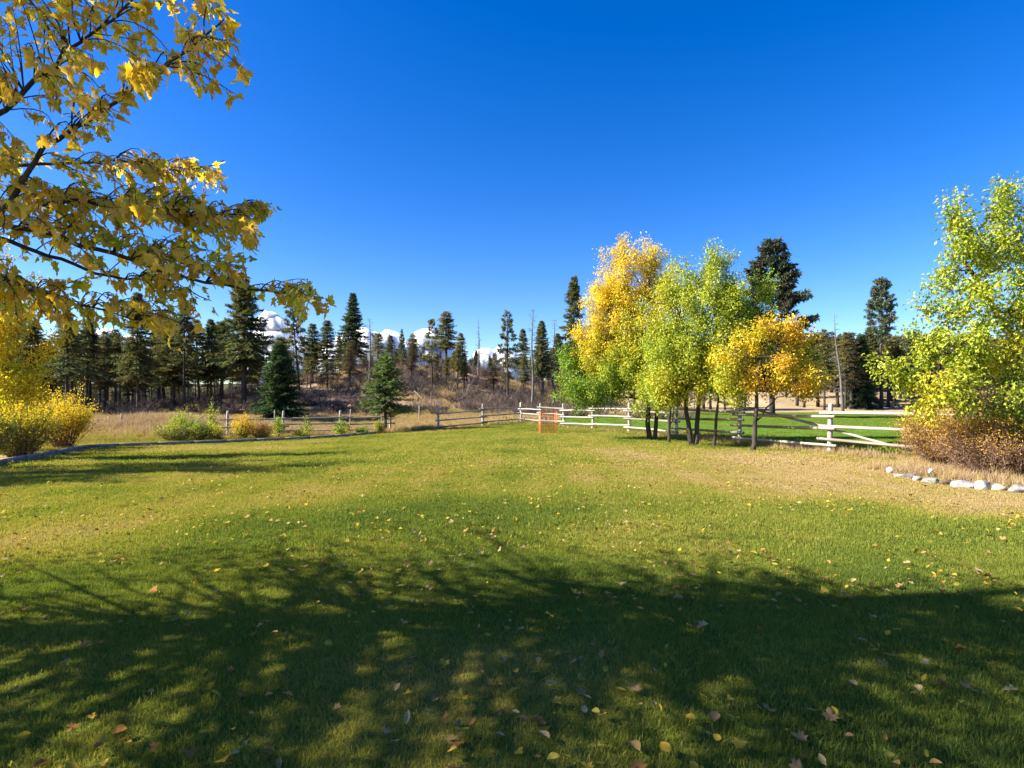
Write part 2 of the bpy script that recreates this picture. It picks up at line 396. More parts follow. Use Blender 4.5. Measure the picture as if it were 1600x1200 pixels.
def lawn_layer(name, d0, d1, dens, clumps, seed, fade=.0, label=''):
    rng = np.random.default_rng(seed); x, y = wedge_points(rng, d0, d1, dens)
    k = inside(LAWN_POLY, x, y) & not_bed(x, y); x, y = x[k], y[k]
    P = np.stack([x, y, H(x, y)], 1); dr = dryness(x, y)
    sc = rng.uniform(.75, 1.2, len(x)) * (1.1 - .35 * dr) * (.85 + .4 * fbm(x / .8, y / .8, 77))
    return scatter(name, P, clumps, M['grass'], dr, sc, None, .08, label, 'grass', seed)
lawn_layer('grass', .9, 6.2, 330, [grass_clump(k, 84, .10, .036, .003, .85) for k in range(6)], 1, label='short mown green grass of the shaded lawn beside the fallen leaves')
lawn_layer('grass', 6.0, 14, 115, [grass_clump(10 + k, 100, .18, .04, .005, .75) for k in range(5)], 2, label='short sunlit lawn grass with straw coloured patches')
lawn_layer('grass', 13.6, 46, 24, [grass_clump(20 + k, 110, .40, .042, .012, .75) for k in range(5)], 3, label='short lawn grass in front of the rail fences')

# ------------------------------------------------------------------ clouds low over the wood (kilometres away)
def cloud(px0, px1, ytop, ybot, d, seed, label):
    rng = np.random.default_rng(seed); mb = MB()
    import bmesh
    bm = bmesh.new(); bmesh.ops.create_icosphere(bm, subdivisions=4, radius=1)
    bv = np.array([v.co[:] for v in bm.verts]); bf = np.array([[v.index for v in f.verts] for f in bm.faces]); bm.free()
    w = (px1 - px0) / F * d; h = (ybot - ytop) / F * d; n = 34
    z0 = zat(ybot, d)
    for k in range(n):
        u = (k + .5) / n; env = math.sin(math.pi * min(max(u, .04), .96)) ** .6 * (.78 + .22 * math.sin(u * 9 + seed) * math.cos(u * 17 + 2 * seed))
        r = h * rng.uniform(.08, .24) * (.5 + .6 * env)
        for q in range(4):
            zc = rng.uniform(0, max(h * env - r, r * .3)) if q else max(h * env * rng.uniform(.7, 1) - r, 0)
            c = np.array([(px0 - 800) / F * d + (u + rng.uniform(-.05, .05)) * w, d + rng.uniform(-.3, .3) * h, z0 + zc])
            p = bv + rng.uniform(0, 9, 3)
            nn = (fbm(p[:, 0] * 2 + p[:, 2], p[:, 1] * 2 - p[:, 2], seed, 5) - .48)
            mb.add(c + bv * r * (1 + .75 * nn)[:, None] * [1.1, 1, .9], bf)
    o = obj('cloud', mb.mesh('cloud', M['cloud'], True)); tag(o, label, 'cloud', 'clouds low over the wood')
cloud(390, 475, 482, 590, 3000, 1, 'small white cumulus cloud behind the leaning pine')
cloud(495, 680, 490, 600, 3000, 2, 'wide white cumulus cloud behind the tall pointed spruce')
cloud(640, 725, 500, 600, 3200, 3, 'white cumulus cloud behind the slim pines on the mound')
cloud(725, 825, 522, 600, 3200, 4, 'low white cumulus cloud behind the bare snag and the dark pine')
cloud(120, 210, 500, 600, 2900, 5, 'white cumulus cloud seen between maple leaves and dark firs')

# ------------------------------------------------------------------ conifers
def rot_about_z(a): return np.stack([np.cos(a), np.sin(a), np.zeros_like(a)], -1)
def conifer(seed, h=13., crown=.15, width=2.2, p=.8, spread=.35, nb=5, lev=.26, spray=.36, sw=.13, fill=3, col=(.045, .075, .03), var=.35,
            bare=.0, clump=0., dead=14, lean=0., bark='bark_dark', droop=.25, up=.0, r0=None, round_=0.):
    """-> (trunk mesh, crown mesh). crown: height where needles begin, width: longest branch"""
    rng = np.random.default_rng(seed); wood = MB(); fol = MB(); col = np.array(col)
    r0 = r0 or h * .0115 + .03
    zs = np.linspace(0, h, 14); bx = lean * (zs / h) ** 1.3 * h + .02 * h * .12 * np.sin(zs * .7 + seed); by = .02 * h * .1 * np.sin(zs * .5 + 2 * seed)
    tube(wood, np.stack([bx, by, zs - .25 * (zs == 0)], 1), r0 * (1 - zs / h) ** .85 + .012, 7)
    def axis_at(z): return np.stack([np.interp(z, zs, bx), np.interp(z, zs, by), z], -1)
    z = crown * h
    while z < h * .985:
        tt = (z - crown * h) / (h - crown * h)
        prof = (1 - tt) ** p * (S((tt + .10) / .22) if not round_ else S((tt + .05) / round_))
        n = max(3, int(rng.poisson(nb)))
        if rng.random() < bare: n = max(1, n // 3)
        for a in rng.uniform(0, 6.283) + np.arange(n) * 6.283 / n + rng.normal(0, .3, n):
            Lb = (width * prof + .12) * (rng.uniform(.3, 1.0) ** .6) * 1.18
            e = spread * (tt - .45) * 2 + up + rng.normal(0, .12)
            d = np.array([math.cos(a) * math.cos(e), math.sin(a) * math.cos(e), math.sin(e)])
            s = np.linspace(0, 1, 5)[:, None]; base = axis_at(np.array(z + rng.normal(0, .08)))
            path = base + d * Lb * s + np.array([0, 0, 1]) * (-droop * Lb * s ** 1.6 + droop * .75 * Lb * s ** 4)
            tube(wood, path, np.linspace(.012 + .008 * Lb, .006, 5), 3, cap=False)
            m = max(2, int(Lb / .13)); st = np.linspace(.16 if clump == 0 else .55, 1, m)
            if clump: st = st[rng.random(m) > .1]
            m = len(st)
            if m == 0: continue
            pt = np.stack([np.interp(st, s[:, 0], path[:, k]) for k in range(3)], 1)
            lat = np.cross(d, [0, 0, 1.]); lat /= np.linalg.norm(lat) + 1e-9
            bc = col * np.exp(rng.normal(0, var * .6)) * np.array([rng.uniform(.85, 1.25), 1, rng.uniform(.8, 1.1)])
            for q in range(fill):
                sd = [1, -1, 0][q % 3]
                A = d * rng.uniform(.35, 1, (m, 1)) + lat * sd * rng.uniform(.5, 1.1, (m, 1)) + rng.normal(0, .28, (m, 3)) + np.array([0, 0, -.12 if sd else .35])
                Nn = np.array([0, 0, 1.]) + rng.normal(0, .5, (m, 3))
                if clump: A = rng.normal(0, 1, (m, 3)) + d * .5
                ls = spray * rng.uniform(.6, 1.2, m) * (.6 + .5 * (1 - st) + .25)
                c = bc * np.exp(rng.normal(0, var * .5, (m, 1)))
                cards(fol, pt + rng.normal(0, .03, (m, 3)), A, Nn, ls, sw * .62 * rng.uniform(.7, 1.3, m), LEAF, c)
        z += lev * 1.12 * (1.15 - .55 * tt) * rng.uniform(.55, 1.45)
    for k in range(dead):     # dry stubs below the crown
        zz = rng.uniform(.12, max(crown + .08, .2)) * h; a = rng.uniform(0, 6.283); e = rng.normal(-.15, .25); L_ = rng.uniform(.25, 1) * width * .55
        d = np.array([math.cos(a), math.sin(a), math.tan(e)]); b = axis_at(np.array(zz)); s = np.linspace(0, 1, 4)[:, None]
        tube(wood, b + d * L_ * s + np.array([0, 0, -.15 * L_]) * s ** 2, [.022, .016, .011, .005], 3, cap=False)
        for q in range(3):
            f = rng.uniform(.3, .9); b2 = b + d * L_ * f; d2 = d + rng.normal(0, .6, 3)
            tube(wood, [b2, b2 + d2 * L_ * .25, b2 + d2 * L_ * .45], [.01, .008, .004], 3, cap=False)
    tip = axis_at(np.array(h * .97))
    cards(fol, np.repeat(tip[None], 8, 0), rdir(rng, 8) * .4 + np.array([0, 0, 1.]), rdir(rng, 8), spray * 1.1, sw, LEAF, col)
    return wood.mesh('trunk', M[bark], True), fol.mesh('crown', M['needle'])

def snag(seed, h=12., lean=0., n=70, L0=1.0, up=.1, r0=.13):
    rng = np.random.default_rng(seed); wood = MB()
    zs = np.linspace(0, h, 14); bx = lean * zs + .05 * np.sin(zs * .8 + seed)
    tube(wood, np.stack([bx, .05 * np.sin(zs * .6), zs - .25 * (zs == 0)], 1), r0 * (1 - zs / h) ** .8 + .012, 7)
    br = MB()
    for k in range(n):
        t_ = rng.uniform(.2, .98); z = t_ * h; a = rng.uniform(0, 6.283); L_ = L0 * (1.15 - t_) * rng.uniform(.4, 1.1) + .15; e = up + rng.normal(0, .25) + .4 * (t_ - .5)
        d = np.array([math.cos(a), math.sin(a), math.tan(e)]); b = np.array([np.interp(z, zs, bx), 0, z]); s = np.linspace(0, 1, 4)[:, None]
        path = b + d * L_ * s + np.array([0, 0, -.2 * L_]) * s ** 2
        tube(br, path, [.02, .015, .011, .006], 3, cap=False)
        for q in range(3):
            f = rng.uniform(.3, .95); b2 = b + d * L_ * f - np.array([0, 0, .2 * L_ * f * f]); d2 = d * .6 + rng.normal(0, .5, 3)
            tube(br, [b2, b2 + d2 * L_ * .22, b2 + d2 * L_ * .4], [.009, .008, .005], 3, cap=False)
    return wood.mesh('trunk', M['bark_grey'], True), br.mesh('dead_branches', M['bark_grey'])

DK, OL, LT, BL = (.135, .152, .072), (.20, .20, .085), (.19, .21, .09), (.14, .165, .10)
PROTO = {
    'fir':    [(14, conifer(101, 14, .34, 2.7, .85, .4, 6, .24, .42, .15, 4, DK)), (14, conifer(102, 14, .38, 2.5, .8, .4, 5, .25, .42, .15, 4, OL))],
    'spire':  [(13, conifer(103, 13, .22, 2.3, .95, .35, 7, .2, .36, .14, 5, (.085, .125, .07), dead=8))],
    'thin':   [(12, conifer(104, 12, .42, 1.25, .7, .3, 5, .24, .36, .13, 4, OL, dead=26)), (12, conifer(105, 12, .34, 1.45, .8, .3, 5, .24, .38, .13, 4, DK, dead=26)),
               (12, conifer(106, 12, .5, 1.1, .6, .3, 4, .26, .38, .14, 4, OL, dead=30, bare=.2))],
    'pine':   [(13, conifer(107, 13, .45, 2.1, .6, .3, 4, .36, .36, .13, 8, OL, dead=26, clump=1, bare=.25)), (13, conifer(108, 13, .38, 2.0, .65, .3, 5, .34, .36, .13, 7, DK, dead=26, clump=1, bare=.2))],
    'bushy':  [(9, conifer(109, 9, .02, 2.5, .75, .5, 8, .19, .40, .16, 5, (.065, .115, .055), dead=0, up=.1))],
    'broad':  [(15, conifer(110, 15, .40, 3.1, .8, .45, 6, .24, .46, .16, 5, DK, dead=90, bare=.15))],
    'spruce': [(14, conifer(111, 14, .40, 2.3, .8, .35, 5, .27, .40, .14, 4, BL, dead=40, bare=.2)), (14, conifer(112, 14, .44, 2.5, .75, .4, 5, .28, .42, .15, 4, DK, dead=40, bare=.25))],
    'young':  [(5.2, conifer(113, 5.2, .27, 1.45, .75, .45, 7, .15, .26, .085, 6, (.15, .21, .09), dead=3, up=.25, r0=.09))],
    'bigpine': [(17, conifer(114, 17, .16, 3.9, .55, .4, 6, .30, .46, .16, 8, (.075, .085, .066), dead=20, clump=1, bare=.1, up=.1, round_=.35))],
    'tallpine': [(19, conifer(115, 19, .50, 2.2, .45, .3, 6, .32, .46, .15, 6, (.13, .16, .10), dead=20, clump=1, up=.3, round_=.5))],
    'brown':  [(12, conifer(116, 12, .3, 1.6, .7, .4, 5, .25, .4, .06, 3, (.19, .16, .12), dead=60, bare=.3))],
    'snag':   [(12, snag(117)), (12, snag(118, n=90, L0=1.2, up=.25))],
}
NICE = {'fir': 'fir_tree', 'spire': 'spruce_tree', 'thin': 'slim_conifer', 'pine': 'pine_tree', 'bushy': 'fir_tree', 'broad': 'fir_tree', 'spruce': 'spruce_tree', 'young': 'young_pine',
        'bigpine': 'pine_tree', 'tallpine': 'pine_tree', 'brown': 'dying_conifer', 'snag': 'dead_tree'}
GWOOD = 'conifers of the wood behind the fences'
def plant(kind, px, top, d, label, wide=1., tilt=0., rot=None, group=GWOOD, rng=RNG):
    b = W(px, d); ht = zat(top, d) - b[2]
    h0, (tm, cm) = PROTO[kind][int(rng.integers(len(PROTO[kind])))]
    s = ht / h0 / max(math.cos(tilt), .5)
    root = thing(NICE[kind], label, 'tree', b, 0, group)
    root.rotation_euler = (0, tilt, 0); root.scale = (s * wide * 1.25, s * wide * 1.25, s)
    rz = rng.uniform(0, 6.283) if rot is None else rot
    for me, nm in ((tm, 'trunk'), (cm, 'dead_branches' if kind == 'snag' else 'crown')):
        o = obj(nm, me, root, rot=(0, 0, rz))
        if nm == 'dead_branches': o['kind'] = 'stuff'
    return root
TREES = [
 ('fir', 30, 500, 62, 'dark fir behind the golden tree and the yellow bush'),
 ('spruce', 105, 490, 52, 'dark spruce rising right behind the yellow bushes'),
 ('thin', 128, 520, 57, 'slim dark conifer with bare trunk beside the spruce behind the yellow bushes', 1.2),
 ('thin', 140, 512, 60, 'slim conifer whose thick dark trunk stands above the dry grass bank', 1.3),
 ('spruce', 180, 515, 66, 'dark spruce between the yellow bushes and the broad trunked fir'),
 ('fir', 215, 458, 50, 'tall fir with thick straight trunk behind the dry grass bank', .8),
 ('thin', 248, 515, 62, 'slim conifer between the two tall firs behind the grass bank', 1.3),
 ('spruce', 288, 470, 53, 'tall narrow spruce behind the green bushes at the fence', .7),
 ('fir', 330, 500, 60, 'olive fir pressed against the broad fir with dead lower branches', .8),
 ('broad', 381, 436, 51, 'broad fir with grey dead lower branches behind the orange shrub', .95),
 ('bushy', 437, 538, 46, 'dense green fir with branches down to the ground'),
 ('pine', 469, 470, 60, 'dark pine leaning over with sparse crown beside the dense green fir', .8, -.085),
 ('thin', 488, 506, 72, 'slim conifer next to the leaning pine', 1.4),
 ('thin', 511, 501, 72, 'dark slim conifer at the foot of the mound near the leaning pine', 1.5),
 ('fir', 530, 520, 76, 'olive conifer on the mound beside the pointed spruce', .55),
 ('spire', 551, 458, 82, 'tall pointed spruce with full cone crown on the mound'),
 ('young', 545, 545, 74, 'yellowish young conifer in front of the pointed spruce', .8),
 ('snag', 578, 497, 62, 'bare grey dead tree beside the pointed spruce'),
 ('thin', 591, 521, 95, 'slim green conifer on top of the mound behind the bare dead tree', 1.6),
 ('thin', 610, 524, 92, 'slim conifer on the mound behind the young green pine', 1.4),
 ('young', 602, 556, 37, 'light green young pine standing at the end post of the rail fence'),
 ('pine', 628, 514, 66, 'slim pine with bare dark trunk right behind the young green pine', .5),
 ('thin', 645, 521, 98, 'slim conifer with small crown in front of the cloud', 1.3),
 ('pine', 675, 498, 63, 'olive pine with thick crown and dark bare trunk on the mound', .75),
 ('thin', 697, 486, 94, 'tallest slim conifer on the mound with narrow crown', 1.5),
 ('thin', 720, 520, 75, 'slim pale olive conifer on the mound beside the thin bare snag', 1.3),
 ('snag', 748, 496, 74, 'thin bare snag with upswept twigs standing before the low cloud'),
 ('bushy', 744, 548, 84, 'small dark conifer at the foot of the thin bare snag', .7),
 ('bushy', 767, 560, 92, 'small conifer in front of the low cloud', .7),
 ('pine', 793, 485, 61, 'dark pine with tall bare trunk behind the fence corner', .75),
 ('spruce', 817, 513, 72, 'dark spruce just behind the bare straight snag', .8),
 ('snag', 832, 482, 57, 'straight bare snag behind the corner post of the fences'),
 ('fir', 846, 502, 66, 'dense olive fir between two bare snags', .75),
 ('snag', 866, 498, 62, 'bare snag beside the tall fir and the green leafy trees'),
 ('fir', 872, 522, 70, 'olive fir behind the snag that stands by the leafy trees', .8),
 ('fir', 897, 433, 66, 'tall dark fir standing beside the golden crown of the leafy group', .62),
 ('bigpine', 1206, 376, 58, 'huge dark pine towering behind the autumn trees', .95),
 ('fir', 1288, 515, 95, 'green fir on the tan slope between amber tree and leaning snag', .8),
 ('snag', 1318, 490, 88, 'grey bare snag leaning over the tan slope', 1., -.10),
 ('brown', 1330, 520, 98, 'brownish dying conifer behind the leaning snag', 1.3),
 ('bushy', 1345, 525, 99, 'dark low branched fir beside the tall pale pine', .75),
 ('tallpine', 1377, 434, 98, 'tall pale pine with narrow plume crown above the green field', .85),
 ('fir', 1360, 512, 104, 'dark fir behind the tall pale pine'),
 ('fir', 1398, 526, 108, 'dark fir between the tall pale pine and the lime green tree'),
 ('spruce', 1425, 520, 104, 'dark spruce behind the outermost twigs of the lime green tree'),
 ('fir', 1470, 512, 106, 'dark fir half hidden by the lime green crown'),
 ('fir', 1530, 505, 104, 'dark fir showing through gaps of the lime green crown'),
]
for a in TREES: plant(*a)
NEAR = [(-40, 'golden tree'), (60, 'yellow bushes'), (140, 'dry grass bank'), (215, 'thick trunked fir'), (288, 'tall narrow spruce'), (381, 'broad fir with dead branches'), (437, 'dense green fir'), (469, 'leaning pine'), (511, 'dark slim conifer'),
        (551, 'pointed spruce'), (602, 'young green pine'), (645, 'slim conifer before the cloud'), (675, 'olive pine on the mound'), (720, 'pale olive conifer'), (748, 'thin bare snag'), (793, 'dark pine at the fence corner'), (832, 'straight bare snag'), (872, 'olive fir by the leafy trees'), (897, 'tall dark fir'),
        (968, 'golden twin trunked tree'), (1045, 'green sapling'), (1085, 'forked lime green tree'), (1150, 'amber tree'), (1206, 'huge dark pine'), (1288, 'green fir on the slope'), (1325, 'leaning grey snag'), (1377, 'tall pale pine'), (1425, 'lime tree twigs'), (1480, 'lime tree crown'), (1560, 'lime tree above the stones')]
LOOK = {'thin': 'slim conifer', 'spruce': 'ragged spruce', 'snag': 'bare dead tree', 'fir': 'full fir', 'brown': 'brownish dying conifer', 'pine': 'clumpy pine', 'bushy': 'low bushy fir'}
def fill(n, px0, px1, d0, d1, t0, t1, kinds, label, seed):
    rng = np.random.default_rng(seed)
    for k in range(n):
        kind = kinds[int(rng.integers(len(kinds)))]; px = px0 + (px1 - px0) * (k + rng.uniform(.1, .9)) / n; near = min(NEAR, key=lambda q: abs(q[0] - px))[1]
        plant(kind, px, rng.uniform(t0, t1), rng.uniform(d0, d1), f'{LOOK[kind]} {label} behind the {near}', rng.uniform(.8, 1.6), rng.normal(0, .02), rng=rng)
fill(38, -60, 470, 60, 92, 525, 575, ['thin', 'thin', 'thin', 'spruce', 'snag'], 'deep in the dark wood', 5)
fill(13, -50, 400, 54, 68, 490, 535, ['fir', 'spruce', 'fir'], 'at the edge of the dark wood', 15)
fill(32, 455, 730, 62, 92, 528, 580, ['thin', 'thin', 'snag', 'brown', 'pine'], 'on the front of the mound', 16)
fill(16, 480, 800, 98, 135, 535, 565, ['thin', 'thin', 'snag'], 'far on the mound', 6)
fill(20, 690, 910, 64, 90, 530, 570, ['thin', 'fir', 'brown', 'snag'], 'in the corner grove', 7)
fill(10, 920, 1180, 82, 110, 520, 560, ['fir', 'thin', 'brown'], 'far', 8)
fill(34, 1225, 1600, 98, 136, 515, 565, ['fir', 'brown', 'thin', 'fir'], 'beyond the green field', 9)

# distant wooded hillside: reads as one mass
def joined(seed, h, **k):
    a, b = conifer(seed, h, **k); return b
rng = np.random.default_rng(31)
n = 5200; y = rng.uniform(150, 620, n); x = y * rng.uniform(-.1, 1.25, n); k = (x / y > .28) | (rng.random(n) < .25); x, y = x[k], y[k]
far_p = [joined(130 + i, 9, crown=.06, width=1.7, lev=.55, nb=5, spray=.7, sw=.3, fill=3, dead=0, col=(.12, .135, .075) if i < 2 else (.22, .18, .13)) for i in range(3)]
scatter('far_wood', np.stack([x, y, H(x, y) - .2], 1), far_p, M['needle'], None, rng.uniform(.6, 1.3, len(x)), None, 0, 'distant wooded hillside beyond the green field', 'wood', 31)
n = 900; y = rng.uniform(140, 420, n); x = y * rng.uniform(-1.1, .0, n)
scatter('far_wood', np.stack([x, y, H(x, y) - .2], 1), [p.copy() for p in far_p], M['needle'], None, rng.uniform(.5, .9, n), None, 0, 'distant wood seen between the trunks of the dark firs', 'wood', 32)

# ------------------------------------------------------------------ rough vegetation behind the fences
def twig_clump(seed, n=38, h=1.0, r=.5, col=(.10, .08, .075)):
    rng = np.random.default_rng(seed); mb = MB(); col = np.array(col)
    for k in range(n):
        a = rng.uniform(0, 6.283); b = np.array([math.cos(a), math.sin(a), 0]) * rng.uniform(0, .15) * r
        d = np.array([math.cos(a) * r * rng.uniform(.2, 1.2), math.sin(a) * r * rng.uniform(.2, 1.2), h * rng.uniform(.5, 1.1)])
        s = np.linspace(0, 1, 4)[:, None]; p = b + d * s + rng.normal(0, .04, (4, 3)) * s
        tube(mb, p, np.array([.014, .011, .008, .004]) * h, 3, col * rng.uniform(.6, 1.5), False)
        for q in range(3):
            f = rng.uniform(.35, .95); p0 = b + d * f; d2 = d * .35 * rng.uniform(.4, 1) + rng.normal(0, .18 * h, 3)
            tube(mb, [p0, p0 + d2 * .5, p0 + d2], [.008 * h, .007 * h, .003 * h], 3, col * rng.uniform(.6, 1.5), False)
    return mb.mesh('twig_clump')
rng = np.random.default_rng(41)
n = 5200; x = rng.uniform(-75, 16, n); y = rng.uniform(49, 125, n); k = (fbm(x / 5, y / 5, 51) > .48) & (np.abs(x) < 1.05 * y); x, y = x[k], y[k]
scatter('brush', np.stack([x, y, H(x, y) - .08], 1), [twig_clump(60 + i, 34, 1.0, .7, c) for i, c in enumerate([(.10, .08, .075), (.15, .12, .105), (.075, .062, .06), (.19, .135, .10)])],
        M['twig'], None, rng.uniform(.5, 1.4, len(x)), None, .1, 'dry leafless brush covering the mound and the forest floor', 'brush', 41)
def tall_grass(name, pts, clumps, dry, scl, label, seed):
    x, y = pts; return scatter(name, np.stack([x, y, H(x, y) - .03], 1), clumps, M['drygrass'], dry, scl, None, .12, label, 'grass', seed)
rng = np.random.default_rng(43)
n = 26000; x = rng.uniform(-48, 3, n); y = rng.uniform(16, 54, n)
k = ~inside(LAWN_POLY, x, y) & (y > 20 - 0 * x) & (np.abs(x) < 1.0 * y + 3) & ~((x > -.2) & (y < 43)); x, y = x[k], y[k]
bank = np.exp(-(((x + 25) / 7) ** 2 + ((y - 40) / 6) ** 2)); nn = fbm(x / 3, y / 3, 61)
near_edge = S((y - 31) / 7)
tall_grass('dry_grass', (x, y), [grass_clump(70 + i, 60, .32, .55, .022, .45, shade=.1) for i in range(5)], np.clip(.38 + .3 * near_edge + .4 * bank + .6 * (nn - .48), 0, 1),
           (.35 + .9 * bank + .5 * nn * near_edge) * rng.uniform(.7, 1.2, len(x)), 'tall straw coloured grass behind the lawn edging and the shrub bed', 43)
n = 9000; x = rng.uniform(-60, 14, n); y = rng.uniform(52, 112, n); k = (fbm(x / 4, y / 4, 63) > .49) & (np.abs(x) < 1.0 * y); x, y = x[k], y[k]
tall_grass('mound_grass', (x, y), [grass_clump(80 + i, 40, .6, .5, .04, .5) for i in range(4)], rng.uniform(.55, 1, len(x)), rng.uniform(.6, 1.2, len(x)), 'dry tan grass patches on the mound behind the fence', 44)
# green field: mown inside, rough along the fence
n = 60000; x = rng.uniform(1, 90, n); y = rng.uniform(7, 88, n); k = inside(FIELD_POLY, x, y) & (x < 1.05 * y + 1); x, y = x[k], y[k]
p0, p1 = POSTS_R[0], POSTS_R[7]; dv = (p1 - p0) / np.linalg.norm(p1 - p0)
df = (x - p0[0]) * -dv[1] + (y - p0[1]) * dv[0]
rough = S((4.2 - np.abs(df)) / 2.5) * S((34 - y) / 8)
tall_grass('field_grass', (x, y), [grass_clump(90 + i, 70, .5, .16, .016, .5, shade=.05) for i in range(4)], np.clip(.02 + .10 * rng.random(len(x)) + .25 * rough * rng.random(len(x)), 0, 1), (.5 + .9 * rough) * rng.uniform(.7, 1.2, len(x)), 'lush green grass of the field behind the white fence', 45)
n = 9000; x = rng.uniform(-1, 30, n); y = rng.uniform(40, 112, n); k = ~inside(FIELD_POLY, x, y) & ~inside(LAWN_POLY, x, y) & (x > -1 + 0 * y) & (x < y); x, y = x[k], y[k]
tall_grass('field_margin_grass', (x, y), [grass_clump(96 + i, 50, .6, .4, .035, .5) for i in range(4)], rng.uniform(.5, 1, len(x)), rng.uniform(.6, 1.2, len(x)), 'tan dry grass between the green field and the wood', 46)

# fallen logs on the mound
def log_thing(px0, d0, px1, d1, z0, z1, r, label):
    a = W(px0, d0); b = W(px1, d1); mb = MB(); s = np.linspace(0, 1, 8)[:, None]; p = (b - a) * s + np.array([0, 0, 1]) * (z0 + (z1 - z0) * s + .15 * np.sin(s * 5))
    tube(mb, p, np.linspace(r, r * .45, 8), 7)
    for q in np.linspace(.3, .95, 7):
        p0 = np.array([np.interp(q, s[:, 0], p[:, k]) for k in range(3)]); d2 = RNG.normal(0, .5, 3) + [0, 0, .5]
        tube(mb, [p0, p0 + d2 * .5, p0 + d2], [r * .3, r * .22, r * .1], 4)
    tag(obj('fallen_log', mb.mesh('fallen_log', M['bark_grey'], True), loc=a), label, 'log', 'fallen logs on the mound')
log_thing(705, 62, 718, 64, .1, 1.4, .09, 'pale broken log propped up on the mound behind the back fence')
log_thing(727, 60, 738, 61, .1, 2.0, .08, 'grey dead stem bending over at the foot of the mound')
log_thing(715, 58, 750, 60, .2, .5, .10, 'grey fallen log lying flat before the bare snag')
log_thing(535, 60, 575, 62, 2.0, .1, .08, 'thin dark fallen stem slanting down the mound to the bare dead tree')
log_thing(640, 62, 668, 58, .6, .1, .09, 'fallen log on the mound behind the gap in the fence')

# ------------------------------------------------------------------ rail fences
def rough_pole(seed, r=.055, n=10, seg=8, taper=.12):
    """unit long peeled pole along +X, a little crooked"""
    rng = np.random.default_rng(seed); mb = MB(); s = np.linspace(0, 1, n)
    p = np.stack([s, .012 * np.sin(s * 5 + seed) + rng.normal(0, .002, n), .014 * np.sin(s * 4 + 2 * seed) + rng.normal(0, .002, n)], 1)
    a = np.arange(seg) / seg * 6.283
    rr = r * (1 - taper * s)[:, None] * (1 + rng.normal(0, .04, (n, seg)))
    v = p[:, None] + np.stack([np.zeros((n, seg)), rr * np.cos(a), rr * np.sin(a)], -1)
    i = np.arange(n - 1)[:, None] * seg; j = np.arange(seg)[None]; k = (j + 1) % seg
    mb.add(v.reshape(-1, 3), np.stack([i + j, i + k, i + seg + k, i + seg + j], -1).reshape(-1, 4))
    for o in (0, (n - 1) * seg):
        tri = np.array([[o, o + t_, o + t_ + 1] for t_ in range(1, seg - 1)]); mb.f.append(tri[:, ::-1] if o == 0 else tri)
    return mb
def post_mesh(seed, h=1.55, r=.075):
    rng = np.random.default_rng(seed); mb = MB(); z = np.array([-.3, 0, .4, .8, 1.2, h - .03, h])
    tube(mb, np.stack([rng.normal(0, .006, 7), rng.normal(0, .006, 7), z], 1), r * np.array([1.08, 1.05, 1.0, .98, .97, .95, .8]) * rng.uniform(.95, 1.05, 7), 9)
    return mb.mesh('post', M['post'], True)
RAILS = {k: [rough_pole(200 + i, .05).mesh('rail', M[k], True) for i in range(5)] for k in ('rail', 'rail_grey')}
POSTM = [post_mesh(220 + i) for i in range(4)]
def pole_between(name, a, b, mesh, parent, thick=1.):
    a, b = Vector(a), Vector(b); d = b - a; o = obj(name, mesh, parent)
    o.location = a - parent.location; o.rotation_euler = d.to_track_quat('X', 'Z').to_euler(); o.scale = (d.length, thick, thick); return o
def fence(posts, mat, heights, label, side, skip=(), rr=1., extra_end=.35, wob=.03, seed=0):
    rng = np.random.default_rng(seed); g = [np.array([p[0], p[1], float(H(*p))]) for p in posts]
    root = thing('rail_fence', label, 'fence', g[0])
    for p in g: obj('post', POSTM[int(rng.integers(4))], root, Vector(p - g[0]), (rng.normal(0, .012), rng.normal(0, .012), rng.uniform(0, 6)))
    for k in range(len(g) - 1):
        d = g[k + 1] - g[k]; u = d / np.linalg.norm(d); nrm = np.array([-u[1], u[0], 0]) * side
        for q, hh in enumerate(heights):
            off = nrm * (.115 * rr) + np.array([0, 0, (.065 if k % 2 else -.055)])
            a = g[k] - u * extra_end * rng.uniform(.7, 1.2) + off + [0, 0, hh + rng.normal(0, wob)]
            b = g[k + 1] + u * extra_end * rng.uniform(.7, 1.2) + off + [0, 0, hh + rng.normal(0, wob)]
            if rng.random() < .5: a, b = b, a
            pole_between('rail', a, b, RAILS[mat][int(rng.integers(5))], root, rr)
    return root, g
fr, gR = fence(POSTS_R, 'rail', (1.19, .80, .33), 'white weathered three rail pole fence beside the green field', -1, seed=3)
pole_between('brace', gR[7] + [-.0, .15, .80], gR[6] + [-.45, 1.0, 1.62], RAILS['rail_grey'][1], fr, .9)
pole_between('brace', gR[7] + [.05, .12, .74], gR[8] + [-.1, .5, .12], RAILS['rail_grey'][2], fr, .8)
fence(POSTS_L, 'rail_grey', (1.05, .66, .24), 'grey rail fence behind the shrub bed and the timber edging', -1, seed=4)
fence(POSTS_B, 'rail_grey', (1.14, .68, .22), 'grey rail fence running from the gap up to the fence corner', -1, seed=5)
for px, d, h, lab in ((189, 37, .95, 'pale lone wooden post standing in the dry grass bank'), (429, 42, 1.2, 'thin wire fence post behind the rail fence near the dense green fir'),
                      (547, 43, 1.2, 'thin wire fence post behind the rail fence below the pointed spruce'), (596, 42, 1.25, 'thin wire fence post just beside the young green pine'),
                      (655, 46, 1.1, 'thin post in the dry grass behind the fence gap')):
    b = W(px, d); tag(obj('fence_post', POSTM[px % 4], None, b, (0, .03, px), (.6, .6, h / 1.4)), lab, 'post', 'old wire fence posts')

